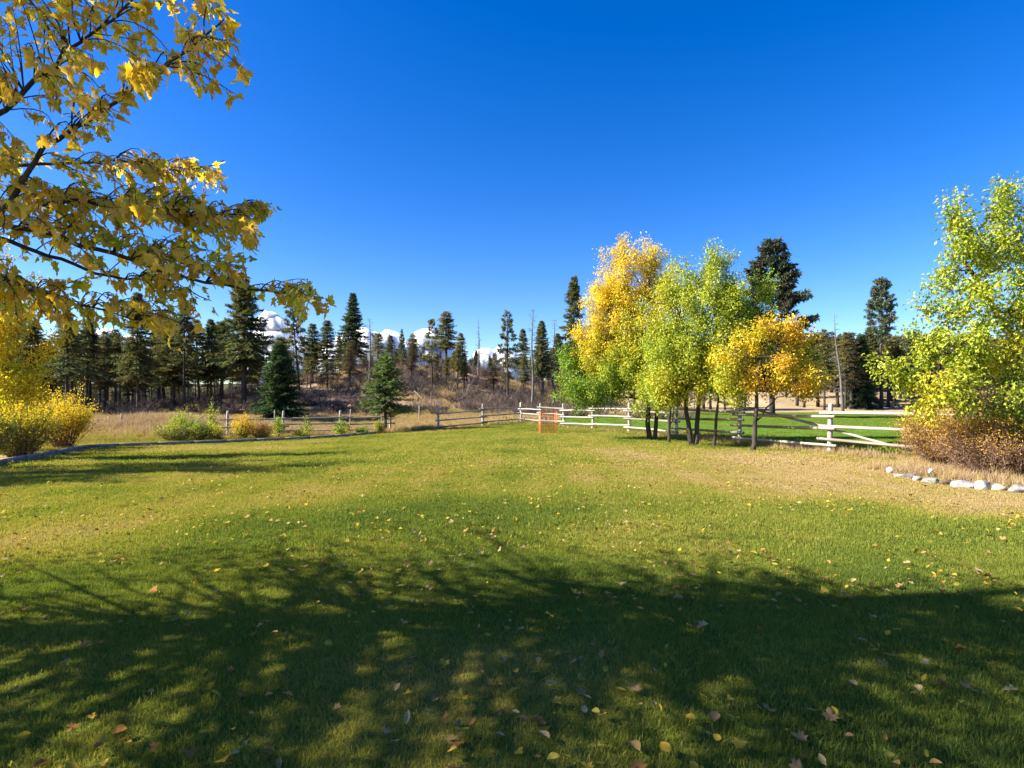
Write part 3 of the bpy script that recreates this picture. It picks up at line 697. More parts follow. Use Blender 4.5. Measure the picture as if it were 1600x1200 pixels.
# orange mesh guard
b = W(856, 29.5); g = thing('mesh_guard', 'bright orange plastic mesh guard standing before the white rail fence', 'netting', b, .12)
w2, dp, hh = .43, .24, 1.08; mb = MB()
def strip(p, q, wv): p, q, wv = map(np.array, (p, q, wv)); mb.add([p - wv, p + wv, q + wv, q - wv], [[0, 1, 2, 3]])
for sx, sy, ex, ey in ((-w2, -dp, w2, -dp), (w2, -dp, w2, dp), (w2, dp, -w2, dp), (-w2, dp, -w2, -dp)):
    ln = math.hypot(ex - sx, ey - sy); n = int(ln / .085)
    for k in range(n + 1):
        f = k / n; x = sx + (ex - sx) * f; y = sy + (ey - sy) * f; u = np.array([(ex - sx) / ln, (ey - sy) / ln, 0])
        strip([x, y, .01], [x, y, hh + .015 * math.sin(f * 7)], u * .0055)
    for k in range(14):
        z = .02 + (hh - .03) * k / 13; strip([sx, sy, z], [ex, ey, z + .01 * math.sin(k)], [0, 0, .0055 if k not in (0, 13) else .018])
net = obj('net', mb.mesh('net', M['orange']), g)
for sx in (-1, 1):
    for sy in (-1, 1):
        m2 = MB(); tube(m2, [(0, 0, -.15), (0, 0, .6), (0, 0, 1.12)], .016, 6); obj('stake', m2.mesh('stake', M['orange'], True), g, (sx * w2, sy * dp, 0))

# ------------------------------------------------------------------ timber edging of the lawn
ed = thing('timber_edging', 'low grey timber edging curving along the lawn below the yellow bushes', 'edging', (EDGE[0][0], EDGE[0][1], 0))
dist = np.concatenate([[0], np.cumsum(np.linalg.norm(np.diff(EDGE, axis=0), axis=1))])
smp = np.arange(0, dist[-1], 1.55); ex = np.interp(smp, dist, EDGE[:, 0]); ey = np.interp(smp, dist, EDGE[:, 1])
for k in range(len(smp) - 1):
    a = np.array([ex[k], ey[k]]); c = np.array([ex[k + 1], ey[k + 1]]); dd = c - a; L_ = np.linalg.norm(dd) + .01
    for lay in range(2):
        hgt, dep = .095, .13; mb = MB(); n = 4; s = np.linspace(0, 1, n)
        prof = np.array([(-.5, 0), (-.42, .5), (.42, .5), (.5, 0), (.5, -.5), (-.5, -.5)])
        v = [[(q * L_, py_ * dep * RNG.uniform(.95, 1.03), (pz) * hgt * RNG.uniform(.96, 1.04)) for py_, pz in prof] for q in s]
        v = np.array(v).reshape(-1, 3); sg = len(prof); i = np.arange(n - 1)[:, None] * sg; j = np.arange(sg)[None]; kk = (j + 1) % sg
        mb.add(v, np.stack([i + j, i + kk, i + sg + kk, i + sg + j], -1).reshape(-1, 4)); mb.f.append(np.array([[5, 4, 3, 2, 1, 0]])); mb.f.append(np.arange(6)[None] + (n - 1) * sg)
        za, zc = float(H(*a)), float(H(*c))
        obj('timber', mb.mesh('timber', M['timber']), ed, (a[0] - EDGE[0][0], a[1] - EDGE[0][1], za + .03 + lay * .097), (0, -math.atan2(zc - za, L_), math.atan2(dd[1], dd[0]) + RNG.normal(0, .006)))

# ------------------------------------------------------------------ broadleaf trees
PAL = {'gold': [(.72, .56, .03), (.76, .61, .03), (.68, .49, .03)], 'amber': [(.66, .42, .03), (.70, .48, .03), (.56, .32, .03)], 'lime': [(.38, .44, .03), (.46, .48, .04), (.28, .38, .03)],
       'green': [(.17, .29, .025), (.24, .36, .03), (.14, .24, .02)], 'yelgreen': [(.52, .48, .03), (.42, .46, .03), (.58, .50, .03)], 'ochre': [(.70, .47, .04), (.76, .52, .05), (.60, .36, .04), (.54, .48, .05)],
       'rust': [(.42, .23, .05), (.34, .18, .06), (.48, .30, .05)], 'brown': [(.25, .15, .08), (.31, .19, .10), (.18, .11, .06)], 'dull': [(.16, .19, .04), (.22, .22, .05), (.12, .15, .03)]}
def palette(rng, name, n):
    p = np.array(PAL[name]); return p[rng.integers(0, len(p), n)] * np.exp(rng.normal(0, .14, (n, 1)))

def crown_mesh(rng, clumps, pal, leaf, lw, per, sig, tmpl=LEAF, droop=.5):
    fol = MB(); n = len(clumps)
    C = np.repeat(clumps, per, 0); P = C + rng.normal(0, 1, C.shape) * np.asarray(sig)
    A = rdir(rng, len(P)) + np.array([0, 0, -droop]) + norm(P - C) * .6; Nn = rdir(rng, len(P)) * .8 + np.array([0, 0, .8])
    c = np.concatenate([palette(rng, q, per) * math.exp(rng.normal(0, .10)) for q in pal])
    cards(fol, P, A, Nn, leaf * rng.uniform(.65, 1.2, len(P)), lw * rng.uniform(.7, 1.2, len(P)), tmpl, c); return fol

def broadleaf(name, label, base, stems, blobs, seed, leaf=.095, lw=.05, per=52, sig=.125, dens=33., bark='bark_leafy', group=None, r0=.09, mixpal=.10, plume=1.0):
    """stems: list of 3-D polylines relative to base; blobs: (centre, radii, palette, factor) relative to base"""
    rng = np.random.default_rng(seed); root = thing(name, label, 'tree', base, 0, group); wood = MB(); pts = []
    for st, r in stems:
        st = np.array(st, float); n = 10; s = np.linspace(0, len(st) - 1, n); p = np.stack([np.interp(s, np.arange(len(st)), st[:, k]) for k in range(3)], 1)
        p[1:-1] += rng.normal(0, .025, (n - 2, 3)); rad = np.linspace(r, r * .45, n); rad[0] *= 1.25
        tube(wood, p, rad, 8); pts += [(q, w) for q, w in zip(p[4:], rad[4:])]
    allc, allp = [], []; names = list(PAL)
    for cen, rad, pal, fac in blobs:
        cen = np.array(cen, float); rad = np.array(rad, float)
        j = min(range(len(pts)), key=lambda i: np.linalg.norm(pts[i][0] - cen) + .6 * max(0, pts[i][0][2] - cen[2])); p0, w0 = pts[j]
        s = np.linspace(0, 1, 7)[:, None]; mid = (p0 + cen) / 2 + np.array([0, 0, -.12 * np.linalg.norm(cen - p0)]) + rng.normal(0, .08, 3)
        lp = (1 - s) ** 2 * p0 + 2 * s * (1 - s) * mid + s ** 2 * (cen + np.array([0, 0, rad[2] * .45])); lp[1:-1] += rng.normal(0, .03, (5, 3))
        lr = np.linspace(w0 * .75, .010, 7); tube(wood, lp, lr, 6, cap=False); limb = list(zip(lp[1:], lr[1:]))
        vol = 4.19 * rad.prod(); n = max(8, int(dens * vol ** .8 * fac))
        m_ = max(4, n // 5); u = rdir(rng, m_) * (rng.uniform(.12, 1, (m_, 1)) ** .4); c0 = cen + u * rad * (1 + rng.normal(0, .12, (m_, 1))); dr = norm(u * np.array([1, 1, .5]) + np.array([0, 0, .75]) + rng.normal(0, .25, u.shape)); tt = np.linspace(-.34, .42, 5) * plume
        c = (c0[:, None] + dr[:, None] * tt[None, :, None]).reshape(-1, 3); n = len(c); c = c + rng.normal(0, .075, c.shape)
        for q in c:
            i = min(range(len(limb)), key=lambda i: np.linalg.norm(limb[i][0] - q)); a, w = limb[i]
            m_ = (a + q) / 2 + rng.normal(0, .05, 3) - [0, 0, .04]
            tube(wood, [a, m_, q], [min(w * .5, .010), .006, .003], 3, cap=False)
        allc.append(c); allp += [pal if rng.random() > mixpal else {'gold': 'yelgreen', 'green': 'lime', 'lime': 'green', 'amber': 'gold', 'yelgreen': 'lime'}.get(pal, pal) for _ in range(n)]
    obj('trunk', wood.mesh('trunk', M[bark], True), root)
    cr = obj('crown', crown_mesh(rng, np.concatenate(allc), allp, leaf, lw, per, sig).mesh('crown', M['leaf']), root)
    return root
def pxblobs(base, L):
    """(px, py, distance, rx px, ry px, palette, factor) -> blobs relative to the base"""
    out = []
    for px, py, d, rx, ry, pal, fac in L:
        k = d / F; c = np.array([(px - 800) * k, d, zat(py, d)]) - base; out.append((c, (rx * k, (rx + ry) / 2 * k * .9, ry * k), pal, fac))
    return out
GA = 'autumn trees in front of the right fence'
b = W(1018, 24); k = 24 / F
broadleaf('golden_tree', 'tall golden autumn tree with twin trunks and green lower leaves', b, [([(-.1, 0, -.2), (-.16, 0, 1.2), (-.05, 0, 3), (-.5, 0, 5.2)], .12), ([(.1, 0, -.2), (.25, 0, 1.2), (.3, .1, 2.6), (.2, .1, 5.6)], .10)],
    pxblobs(b, [(968, 435, 24, 27, 42, 'gold', 1), (1010, 425, 24, 26, 36, 'gold', 1), (945, 490, 24, 32, 40, 'gold', 1), (990, 495, 23.8, 40, 45, 'gold', 1), (938, 545, 24, 34, 36, 'gold', 1), (985, 555, 23.4, 44, 40, 'yelgreen', 1),
                (908, 590, 24.4, 30, 40, 'green', 1.2), (950, 555, 23.6, 38, 38, 'yelgreen', 1.1), (960, 470, 24, 34, 40, 'gold', 1), (945, 605, 23.6, 40, 34, 'green', 1.1), (995, 608, 23.2, 40, 32, 'lime', 1.1), (960, 575, 23.2, 36, 36, 'lime', 1), (1000, 540, 23.4, 36, 36, 'yelgreen', 1), (925, 615, 24, 36, 20, 'green', 1.1), (900, 560, 24.4, 22, 28, 'green', .9), (925, 520, 24, 22, 30, 'gold', 1), (1020, 400, 24, 14, 20, 'gold', .8), (972, 402, 24, 12, 20, 'gold', .8), (1030, 460, 24, 28, 36, 'gold', 1)]), 301, group=GA)
b = W(1045, 22.2)
broadleaf('green_sapling', 'thin trunked green autumn sapling between twin trunked and forked trees', b, [([(0, 0, -.2), (.02, 0, 1.2), (-.05, 0, 2.4), (-.05, 0, 3.4)], .07), ([(.05, 0, .6), (.22, 0, 1.3), (.4, 0, 2.2)], .025)],
    pxblobs(b, [(1040, 570, 22.2, 36, 40, 'yelgreen', 1), (1030, 602, 22, 38, 26, 'lime', 1)]), 302, group=GA)
b = W(1083, 20.6)
broadleaf('forked_tree', 'large lime green tree with low forked trunk in the middle of the autumn group', b, [([(0, 0, -.2), (-.2, 0, .9), (-.3, 0, 2), (-.4, .1, 4.2), (-.2, .1, 5.4)], .10), ([(.03, 0, -.2), (.16, 0, .9), (.28, 0, 2), (.7, 0, 3.6), (1.0, 0, 5)], .10)],
    pxblobs(b, [(1088, 448, 20.6, 40, 36, 'lime', 1), (1050, 490, 20.6, 38, 48, 'yelgreen', 1), (1110, 485, 20.2, 46, 48, 'lime', 1), (1150, 480, 21, 34, 36, 'green', .8), (1185, 455, 21, 22, 18, 'lime', .9), (1180, 490, 21.2, 26, 28, 'green', .8), (1058, 555, 20, 44, 40, 'lime', 1),
                (1110, 550, 20.6, 36, 36, 'green', .9), (1070, 602, 19.9, 46, 30, 'yelgreen', 1.1), (1025, 615, 20.4, 36, 22, 'lime', 1.1), (1020, 540, 20.8, 28, 40, 'lime', 1), (1140, 545, 20.4, 38, 38, 'lime', 1.1), (1125, 450, 20.6, 34, 34, 'lime', 1), (1150, 600, 20.6, 36, 32, 'lime', 1), (1030, 600, 20.4, 34, 34, 'lime', 1), (1075, 530, 20.2, 40, 40, 'lime', 1), (1165, 545, 21, 34, 40, 'lime', 1), (1135, 430, 20.6, 26, 22, 'lime', .8), (1105, 415, 20.6, 14, 14, 'lime', .8), (1190, 520, 21.4, 26, 30, 'green', .8), (1150, 510, 20.8, 30, 30, 'lime', .9)]), 303, group=GA)
b = W(1116, 19.9)
broadleaf('slender_tree', 'slender yellow green tree between the forked tree and the amber tree', b, [([(0, 0, -.2), (.06, 0, 1), (.16, 0, 2), (.25, 0, 3.2)], .06)],
    pxblobs(b, [(1118, 596, 19.6, 40, 30, 'lime', 1), (1140, 560, 20, 32, 34, 'yelgreen', 1)]), 304, group=GA)
b = W(1178, 18.6)
broadleaf('amber_tree', 'orange amber tree with dark curved trunk beside the fence brace', b, [([(-.1, 0, -.2), (.05, 0, .7), (.1, 0, 1.5), (.05, 0, 2.3), (.4, 0, 3.6)], .085), ([(.1, 0, 1.0), (.45, 0, 1.45), (.8, 0, 1.75), (1.2, 0, 1.9)], .03)],
    pxblobs(b, [(1213, 512, 18.6, 26, 22, 'amber', .8), (1185, 530, 18.8, 24, 24, 'gold', .9), (1158, 560, 18.6, 34, 32, 'gold', 1), (1215, 560, 18.4, 30, 28, 'amber', 1), (1140, 530, 19.2, 26, 26, 'yelgreen', 1.3), (1125, 575, 19, 30, 34, 'yelgreen', 1.3), (1256, 570, 18.8, 20, 30, 'gold', .7), (1262, 600, 18.9, 16, 18, 'amber', .7), (1185, 598, 18.2, 38, 22, 'amber', .9), (1240, 605, 18.6, 26, 20, 'amber', .7), (1145, 600, 18.6, 26, 28, 'yelgreen', 1), (1235, 540, 18.7, 20, 20, 'amber', .7)]), 305, leaf=.095, dens=12, mixpal=.45, plume=.8, group=GA)
b = np.array([13.0, 13.6, 0.])
broadleaf('lime_tree', 'big lime green tree overhanging the stone edged bed', b, [([(0, 0, -.2), (-.1, 0, 1.5), (-.3, -.2, 3), (-.4, -.2, 4.2), (-.3, -.2, 5.4)], .19), ([(-.1, 0, 1.0), (-1.2, -.2, 1.9), (-2.6, -.5, 2.3), (-3.8, -.8, 2.2)], .06), ([(-.2, 0, 1.8), (-1.4, -.4, 3.2), (-2.4, -.6, 4.4), (-3, -.7, 5.2)], .07), ([(.1, 0, 2), (1.2, .3, 3.4), (1.8, .5, 4.6)], .1), ([(-.2, 0, 1.4), (-1, -1, 2.2), (-1.8, -1.6, 2.5)], .05)],
    pxblobs(b, [(1575, 325, 12.8, 42, 34, 'lime', .8), (1492, 358, 12.6, 26, 26, 'lime', .8), (1530, 395, 12.6, 40, 40, 'lime', .9), (1590, 395, 12.8, 44, 44, 'lime', .9), (1490, 425, 12.6, 34, 34, 'lime', .9), (1545, 465, 12.4, 46, 40, 'lime', .9), (1485, 490, 12.6, 32, 26, 'lime', .8),
                (1600, 480, 12.6, 44, 50, 'lime', .9), (1445, 540, 12.4, 36, 24, 'lime', .9), (1505, 550, 12.2, 48, 34, 'lime', 1), (1570, 560, 12.2, 50, 40, 'yelgreen', 1), (1415, 580, 12.3, 30, 20, 'lime', .9), (1465, 595, 12, 44, 28, 'lime', 1), (1530, 618, 11.8, 50, 26, 'lime', 1), (1590, 630, 11.8, 44, 34, 'green', 1), (1455, 628, 12, 34, 16, 'yelgreen', .9),
                (1670, 380, 13, 55, 55, 'lime', .8), (1680, 460, 13, 70, 70, 'lime', .8), (1690, 590, 12.6, 70, 60, 'lime', .8), (1760, 400, 14, 70, 70, 'lime', .6), (1800, 450, 14, 80, 90, 'lime', .6)]), 306, leaf=.09, lw=.055, per=42, sig=.10, dens=48, plume=.8)
b = np.array([-16.4, 17.4, float(H(-16.4, 17.4))])
broadleaf('yellow_tree', 'golden yellow tree rising behind the yellow bushes and the timber edging', b, [([(0, 0, -.2), (.1, 0, 1.5), (-.1, 0, 3), (0, 0, 5)], .1), ([(0, 0, .3), (-.5, 0, 1.8), (-.8, 0, 3.6)], .07)],
    pxblobs(b, [(-20, 440, 17.4, 46, 36, 'gold', .8), (30, 470, 17.4, 34, 36, 'gold', .7), (0, 520, 17, 50, 40, 'gold', .9), (45, 545, 17.2, 32, 34, 'gold', .9), (10, 590, 17, 50, 36, 'yelgreen', 1), (55, 600, 17.4, 26, 24, 'gold', .9), (-60, 500, 17.4, 60, 60, 'gold', .9), (-60, 600, 17.4, 60, 44, 'gold', .9), (-110, 450, 17.4, 60, 60, 'gold', .8), (-40, 380, 17.6, 50, 44, 'gold', .7)]), 307, leaf=.11, dens=26)

b = np.array([-15.6, 12.6, float(H(-15.6, 12.6))])
broadleaf('yellow_tree', 'golden yellow tree beside the lawn near the low dark bush', b, [([(0, 0, -.2), (.1, 0, 1.5), (-.1, 0, 3), (0, 0, 5)], .1)],
    [((0, 0, 4.4), (1.2, 1.3, 1.1), 'gold', .8), ((-.4, .9, 3.3), (1.2, 1.2, 1.1), 'gold', .8), ((.2, -.9, 3.0), (1.1, 1.1, 1.0), 'gold', .7), ((.1, .3, 2.1), (1.2, 1.4, .7), 'gold', .7), ((0, .1, 5.6), (.8, .9, .8), 'gold', .8), ((-.6, -1.9, 3.6), (1.2, 1.1, 1.3), 'gold', .8), ((.4, 1.8, 4.4), (1.1, 1.1, 1.2), 'gold', .8), ((-.2, .5, 6.4), (.8, 1.2, .8), 'gold', .8)], 308, leaf=.11, dens=22)

# ------------------------------------------------------------------ shrubs
def shrub(name, label, base, h, r, stems, pal, leaf, lw, per, seed, sig=.07, start=.35, cat='shrub', group=None, stemcol=(.16, .10, .06), upright=.6, sub=3, flat=1.):
    rng = np.random.default_rng(seed); root = thing(name, label, cat, base, 0, group); wood = MB(); C = []; stemcol = np.array(stemcol)
    for k in range(stems):
        a = rng.uniform(0, 6.283); rr = r * math.sqrt(rng.uniform(.02, 1)); hh = h * rng.uniform(.7, 1.08) * (1 - .45 * (rr / r) ** 2)
        b0 = np.array([math.cos(a), math.sin(a) * flat, 0]) * rr * (1 - upright) * .5; tip = np.array([math.cos(a) * rr, math.sin(a) * rr * flat, hh])
        s = np.linspace(0, 1, 5)[:, None]; mid = b0 * .5 + tip * .5 + np.array([0, 0, .1 * hh]); p = (1 - s) ** 2 * b0 + 2 * s * (1 - s) * mid + s ** 2 * tip; p[1:] += rng.normal(0, .02 * h, (4, 3)); p[0, 2] = -.1
        tube(wood, p, np.linspace(.011, .004, 5) * (h / 1.6) ** .5, 4, stemcol * rng.uniform(.6, 1.4), False)
        q = rng.uniform(start, 1, 5); C += [np.array([np.interp(f, s[:, 0], p[:, i]) for i in range(3)]) for f in q]
        for _ in range(sub):
            f = rng.uniform(start * .8, .95); p0 = np.array([np.interp(f, s[:, 0], p[:, i]) for i in range(3)]); d = (tip - b0) * .25 * rng.uniform(.4, 1.1) + rng.normal(0, .1 * h, 3)
            tube(wood, [p0, p0 + d * .5, p0 + d], [.005, .004, .002], 3, stemcol * rng.uniform(.6, 1.4), False); C += [p0 + d, p0 + d * .6]
    obj('stems', wood.mesh('stems', M['twig']), root)['kind'] = 'stuff'
    if per:
        C = np.array(C); C[:, 2] = np.maximum(C[:, 2], .04)
        hi = C[:, 2] / h; names = [pal[min(int((1 - q) * len(pal) + rng.normal(0, .45)), len(pal) - 1)] if (1 - q) * len(pal) > 0 else pal[0] for q in np.clip(hi, 0, .999)]
        obj('foliage', crown_mesh(rng, C, names, leaf, lw, per, sig, droop=.1).mesh('foliage', M['leaf']), root)
    return root
def gp(x, y): return np.array([x, y, float(H(x, y)) - .02])
GB = 'yellow bushes along the timber edging'
shrub('golden_bush', 'golden yellow bush with bare brown stems at the bend of the edging', gp(-18.4, 23.4), 2.25, 1.15, 130, ['gold', 'gold', 'amber'], .075, .035, 6, 401, start=.45, group=GB)
shrub('golden_bush', 'green and yellow bush in front of the golden tree', gp(-16.6, 19.2), 2.0, 1.25, 120, ['gold', 'yelgreen', 'dull', 'dull'], .07, .035, 7, 402, start=.15, group=GB)
shrub('golden_bush', 'tall bright yellow bush between golden tree and brown stemmed bush', gp(-18.5, 21.3), 2.6, 1.1, 120, ['gold', 'gold', 'yelgreen'], .075, .035, 6, 403, start=.35, group=GB)
shrub('golden_bush', 'dark green low bush at the edging below the golden tree', gp(-15.6, 16.6), 1.7, 1.0, 90, ['yelgreen', 'dull', 'dull'], .07, .035, 7, 404, start=.1, group=GB)
GS = 'shrubs in the bed along the left fence'
def bed(px, d): x = (px - 800) / F * d; return gp(x, d)
shrub('green_shrub', 'pale green leafy shrub beside the dry grass bank', bed(272, 29.3), 1.15, 1.0, 60, ['lime', 'dull', 'dull'], .075, .04, 6, 411, start=.15, group=GS)
shrub('green_shrub', 'taller green shrub behind the pale green leafy one', bed(287, 31.0), 1.75, .7, 40, ['lime', 'green', 'dull'], .08, .045, 6, 412, start=.25, group=GS)
shrub('green_shrub', 'small green shrub between pale green shrub and first fence post', bed(312, 30.2), 1.2, .55, 36, ['green', 'dull'], .08, .045, 6, 413, start=.2, group=GS)
shrub('green_shrub', 'low yellowish shrub just before the first fence post', bed(337, 30.6), .9, .7, 40, ['yelgreen', 'dull'], .07, .04, 6, 414, start=.1, group=GS)
shrub('sapling', 'thin green sapling behind the low yellowish shrub', bed(331, 33), 1.75, .3, 8, ['lime', 'green'], .09, .06, 6, 415, start=.55, group=GS)
shrub('orange_shrub', 'upright orange shrub in front of the broad fir', bed(378, 31.5), 1.55, .62, 55, ['amber', 'gold', 'dull'], .07, .035, 6, 416, start=.1, group=GS)
shrub('russet_shrub', 'russet brown shrub touching the upright orange shrub', bed(407, 32.4), 1.15, .75, 60, ['rust', 'rust', 'dull'], .07, .035, 6, 417, start=.1, group=GS)
shrub('sapling', 'leafy green sapling beside the second post of the grey fence', bed(436, 33.4), 1.3, .5, 14, ['green', 'lime'], .09, .06, 6, 418, start=.3, group=GS)
shrub('sapling', 'leafy green sapling in front of the third post of the grey fence', bed(534, 35.0), 1.05, .5, 14, ['green', 'lime'], .09, .06, 6, 419, start=.2, group=GS)
shrub('sapling', 'thin sapling with few leaves between second and third post', bed(480, 34.6), 1.25, .55, 9, ['dull', 'lime'], .09, .06, 4, 420, start=.4, group=GS)
shrub('green_shrub', 'tiny green shrub at the edging between third and end post', bed(565, 35.4), .55, .4, 22, ['green', 'dull'], .08, .045, 6, 421, start=.1, group=GS)
shrub('green_shrub', 'small pale shrub at the foot of the young pine', bed(594, 36.0), .85, .3, 18, ['lime', 'dull'], .08, .045, 6, 422, start=.2, group=GS)
shrub('green_shrub', 'low dull shrub at the edging between first and second post', bed(470, 33.6), .5, .5, 22, ['dull', 'yelgreen'], .08, .045, 6, 423, start=.1, group=GS)
GR = 'shrubs in the stone edged bed'
shrub('amber_shrub', 'amber shrub spreading over the fence rails beside the bed', gp(10.25, 13.5), 1.7, 1.0, 120, ['amber', 'rust', 'brown'], .055, .022, 7, 431, start=.3, stemcol=(.22, .14, .10), group=GR)
shrub('twiggy_shrub', 'tangled brown leafless shrub behind the white stones', gp(10.3, 12.1), 1.3, 1.15, 160, ['amber', 'rust', 'brown', 'brown'], .05, .018, 5, 432, start=.1, stemcol=(.26, .17, .13), upright=.3, sub=6, group=GR)
shrub('amber_shrub', 'olive and orange shrub under the lime tree crown', gp(11.0, 12.9), 2.2, 1.2, 150, ['dull', 'amber', 'rust', 'brown'], .055, .022, 6, 433, start=.25, stemcol=(.22, .14, .10), group=GR)
shrub('twiggy_shrub', 'dark brown twiggy shrub at the end of the stone row', gp(11.2, 11.3), 1.0, 1.0, 130, ['brown', 'brown', 'dull'], .05, .016, 4, 434, start=.1, stemcol=(.18, .12, .09), upright=.3, sub=6, group=GR)
shrub('green_shrub', 'dark green shrub behind the brown twigs under the lime tree', gp(12.6, 13.0), 2.1, 1.0, 70, ['dull', 'green', 'dull'], .07, .04, 6, 435, start=.2, group=GR)
rng = np.random.default_rng(47)
n = 2600; x = rng.uniform(8.2, 14, n); y = rng.uniform(9.5, 15.2, n); k = ~not_bed(x, y); x, y = x[k], y[k]
tall_grass('bed_grass', (x, y), [grass_clump(150 + i, 40, .12, .26, .006, .6) for i in range(4)], rng.uniform(.5, .95, len(x)), rng.uniform(.5, 1.3, len(x)), 'dry straw grass in the stone edged bed', 47)
# long grass along the foot of the right fence
t_ = rng.uniform(0, 8.3, 3800); i = t_.astype(int); f = t_ - i; pr = np.array(POSTS_R); q = pr[i] * (1 - f)[:, None] + pr[i + 1] * f[:, None]; off = rng.normal(.12, .30, len(q)); x, y = q[:, 0] + off * .94, q[:, 1] + off * .34
tall_grass('fence_grass', (x, y), [grass_clump(160 + i, 34, .12, .26, .009, .55) for i in range(4)], np.clip(.1 + .5 * rng.random(len(x)) + .3 * S((x - 6) / 3), 0, 1), rng.uniform(.35, 1.1, len(x)), 'uncut grass along the foot of the white rail fence', 48)

# ------------------------------------------------------------------ border stones
def stone(name, px, ybot, wpx, hpx, col, label, seed, flat=False):
    import bmesh
    rng = np.random.default_rng(seed); d = F * CAMH / (ybot - HZ); k = d / F
    bm = bmesh.new(); bmesh.ops.create_icosphere(bm, subdivisions=3, radius=1); v = np.array([q.co[:] for q in bm.verts]); f = np.array([[q.index for q in g.verts] for g in bm.faces]); bm.free()
    for c in range(13):       # chip flat faces
        nrm = norm(rng.normal(size=3)); lim = rng.uniform(.55, .82); dd = v @ nrm; over = np.maximum(dd - lim, 0); v = v - over[:, None] * nrm * .93
    v = v * (1 + .06 * (fbm(v[:, 0] * 3 + seed, v[:, 1] * 3 + v[:, 2] * 2, seed)[:, None] - .5))
    v = v / np.abs(v).max(0) * np.array([wpx * k * .53, max(wpx * k * .38, .08), hpx * k * .78])
    mb = MB(); mb.add(v, f, col); x = (px - 800) * k
    o = obj(name, mb.mesh(name, M['stone'], False), None, (x, d + wpx * k * .25, float(H(x, d)) + hpx * k * .38), (rng.normal(0, .06), rng.normal(0, .06), rng.normal(-.25, .15)))
    tag(o, label, 'stone', 'stones edging the bed')
WH, GY, BR = (.62, .60, .57), (.34, .33, .32), (.28, .20, .155)
for i, a in enumerate([
    (1394, 740, 13, 9, WH, 'small white stone at the lawn end of the stone row'), (1404, 741, 14, 8, BR, 'brown stone leaning on the small white end stone'), (1408, 745, 17, 4, (.6, .56, .48), 'thin flat pale stone between brown and grey stone'),
    (1424, 749, 18, 9, GY, 'rounded grey stone beside the flat pale stone'), (1435, 752, 14, 8, (.55, .55, .56), 'small pale stone between grey stone and long white stone'), (1459, 756, 26, 9, WH, 'long low white stone below the small garden lamp'),
    (1484, 758, 23, 9, BR, 'brown stone between two long white stones'), (1511, 763, 31, 11, (.55, .55, .57), 'longest bluish white stone of the row'), (1541, 766, 21, 14, WH, 'tall squared white stone of the row'),
    (1567, 768, 23, 11, WH, 'white stone with dark side beyond the squared stone'), (1598, 771, 28, 11, (.48, .48, .5), 'pale grey stone at the twiggy end of the row'), (1635, 775, 30, 12, GY, 'grey stone at the far end of the row')]):
    stone('border_stone', *a, 500 + i)
# small garden lamp among the stones
d = F * CAMH / (748 - HZ); gl = thing('garden_lamp', 'small dark garden lamp with tilted pale head behind the stones', 'lamp', ((1458 - 800) / F * d, d + .12, 0), .2)
mb = MB(); tube(mb, [(0, 0, -.1), (0, 0, .06), (.02, 0, .13)], .012, 6); obj('stake', mb.mesh('stake', M['metal'], True), gl)
mb = MB(); tube(mb, [(.0, 0, .10), (.03, 0, .14), (.06, -.01, .175), (.062, -.01, .177)], [.018, .032, .042, .03], 10); obj('lamp_head', mb.mesh('lamp_head', M['pale_metal'], True), gl)

# ------------------------------------------------------------------ the maple whose boughs hang in from the left
MP = np.array([-5.6, 3.6, 0.]); rng = np.random.default_rng(601)
mp = thing('maple_tree', 'overhanging maple with ochre lobed leaves on dark boughs', 'tree', MP)
def pw(px, py, d):
    d = d * .82
    return np.array([(px - 800) / F * d, d, zat(py, d)])
wood = MB(); trunk = np.array([MP * 1 + [0, 0, -.3], MP + [.05, 0, 1.2], MP + [.15, .05, 2.4], MP + [.1, 0, 4], MP + [-.2, -.1, 6.2], MP + [-.1, 0, 8.2]])
s = np.linspace(0, 5, 16); tp = np.stack([np.interp(s, np.arange(6), trunk[:, k]) for k in range(3)], 1)
tube(wood, tp - MP, np.linspace(.2, .05, 16), 10); obj('trunk', wood.mesh('trunk', M['bark_leafy'], True), mp)
BOUGHS = [
  ([(-120, 420, 4.3), (0, 340, 3.9), (38, 284, 3.8), (70, 231, 3.75), (133, 193, 3.7), (182, 158, 3.6), (245, 112, 3.55), (308, 69, 3.5), (350, 30, 3.5)], .017, 1.6),
  ([(-140, 350, 4.4), (10, 322, 4.4), (70, 319, 4.4), (122, 315, 4.4), (196, 326, 4.4), (259, 336, 4.4), (340, 340, 4.4), (425, 318, 4.4)], .017, 2.0),
  ([(-140, 330, 4.2), (21, 350, 4.1), (87, 368, 4.15), (157, 392, 4.2), (210, 406, 4.2), (262, 424, 4.25), (315, 441, 4.3), (395, 452, 4.3), (427, 455, 4.3), (470, 462, 4.3), (505, 465, 4.3)], .017, 1.9),
  ([(-160, 330, 4.8), (0, 370, 4.7), (70, 396, 4.7), (140, 424, 4.7), (192, 434, 4.7), (260, 440, 4.7), (330, 470, 4.7)], .018, 1.9),
  ([(-160, 400, 4.4), (0, 434, 4.2), (60, 459, 4.1), (110, 475, 4.0), (160, 480, 4.0), (210, 500, 4.0)], .013, 1.8),
  ([(-160, 250, 4.0), (0, 180, 4.0), (60, 120, 4.0), (120, 70, 4.0), (190, 20, 4.0), (240, -40, 4.0)], .018, 2.6),
  ([(-160, 300, 5.0), (0, 260, 5.2), (100, 255, 5.3), (200, 250, 5.3), (290, 270, 5.3), (350, 250, 5.3)], .017, 2.2),
]
bp = []; ENDS = []
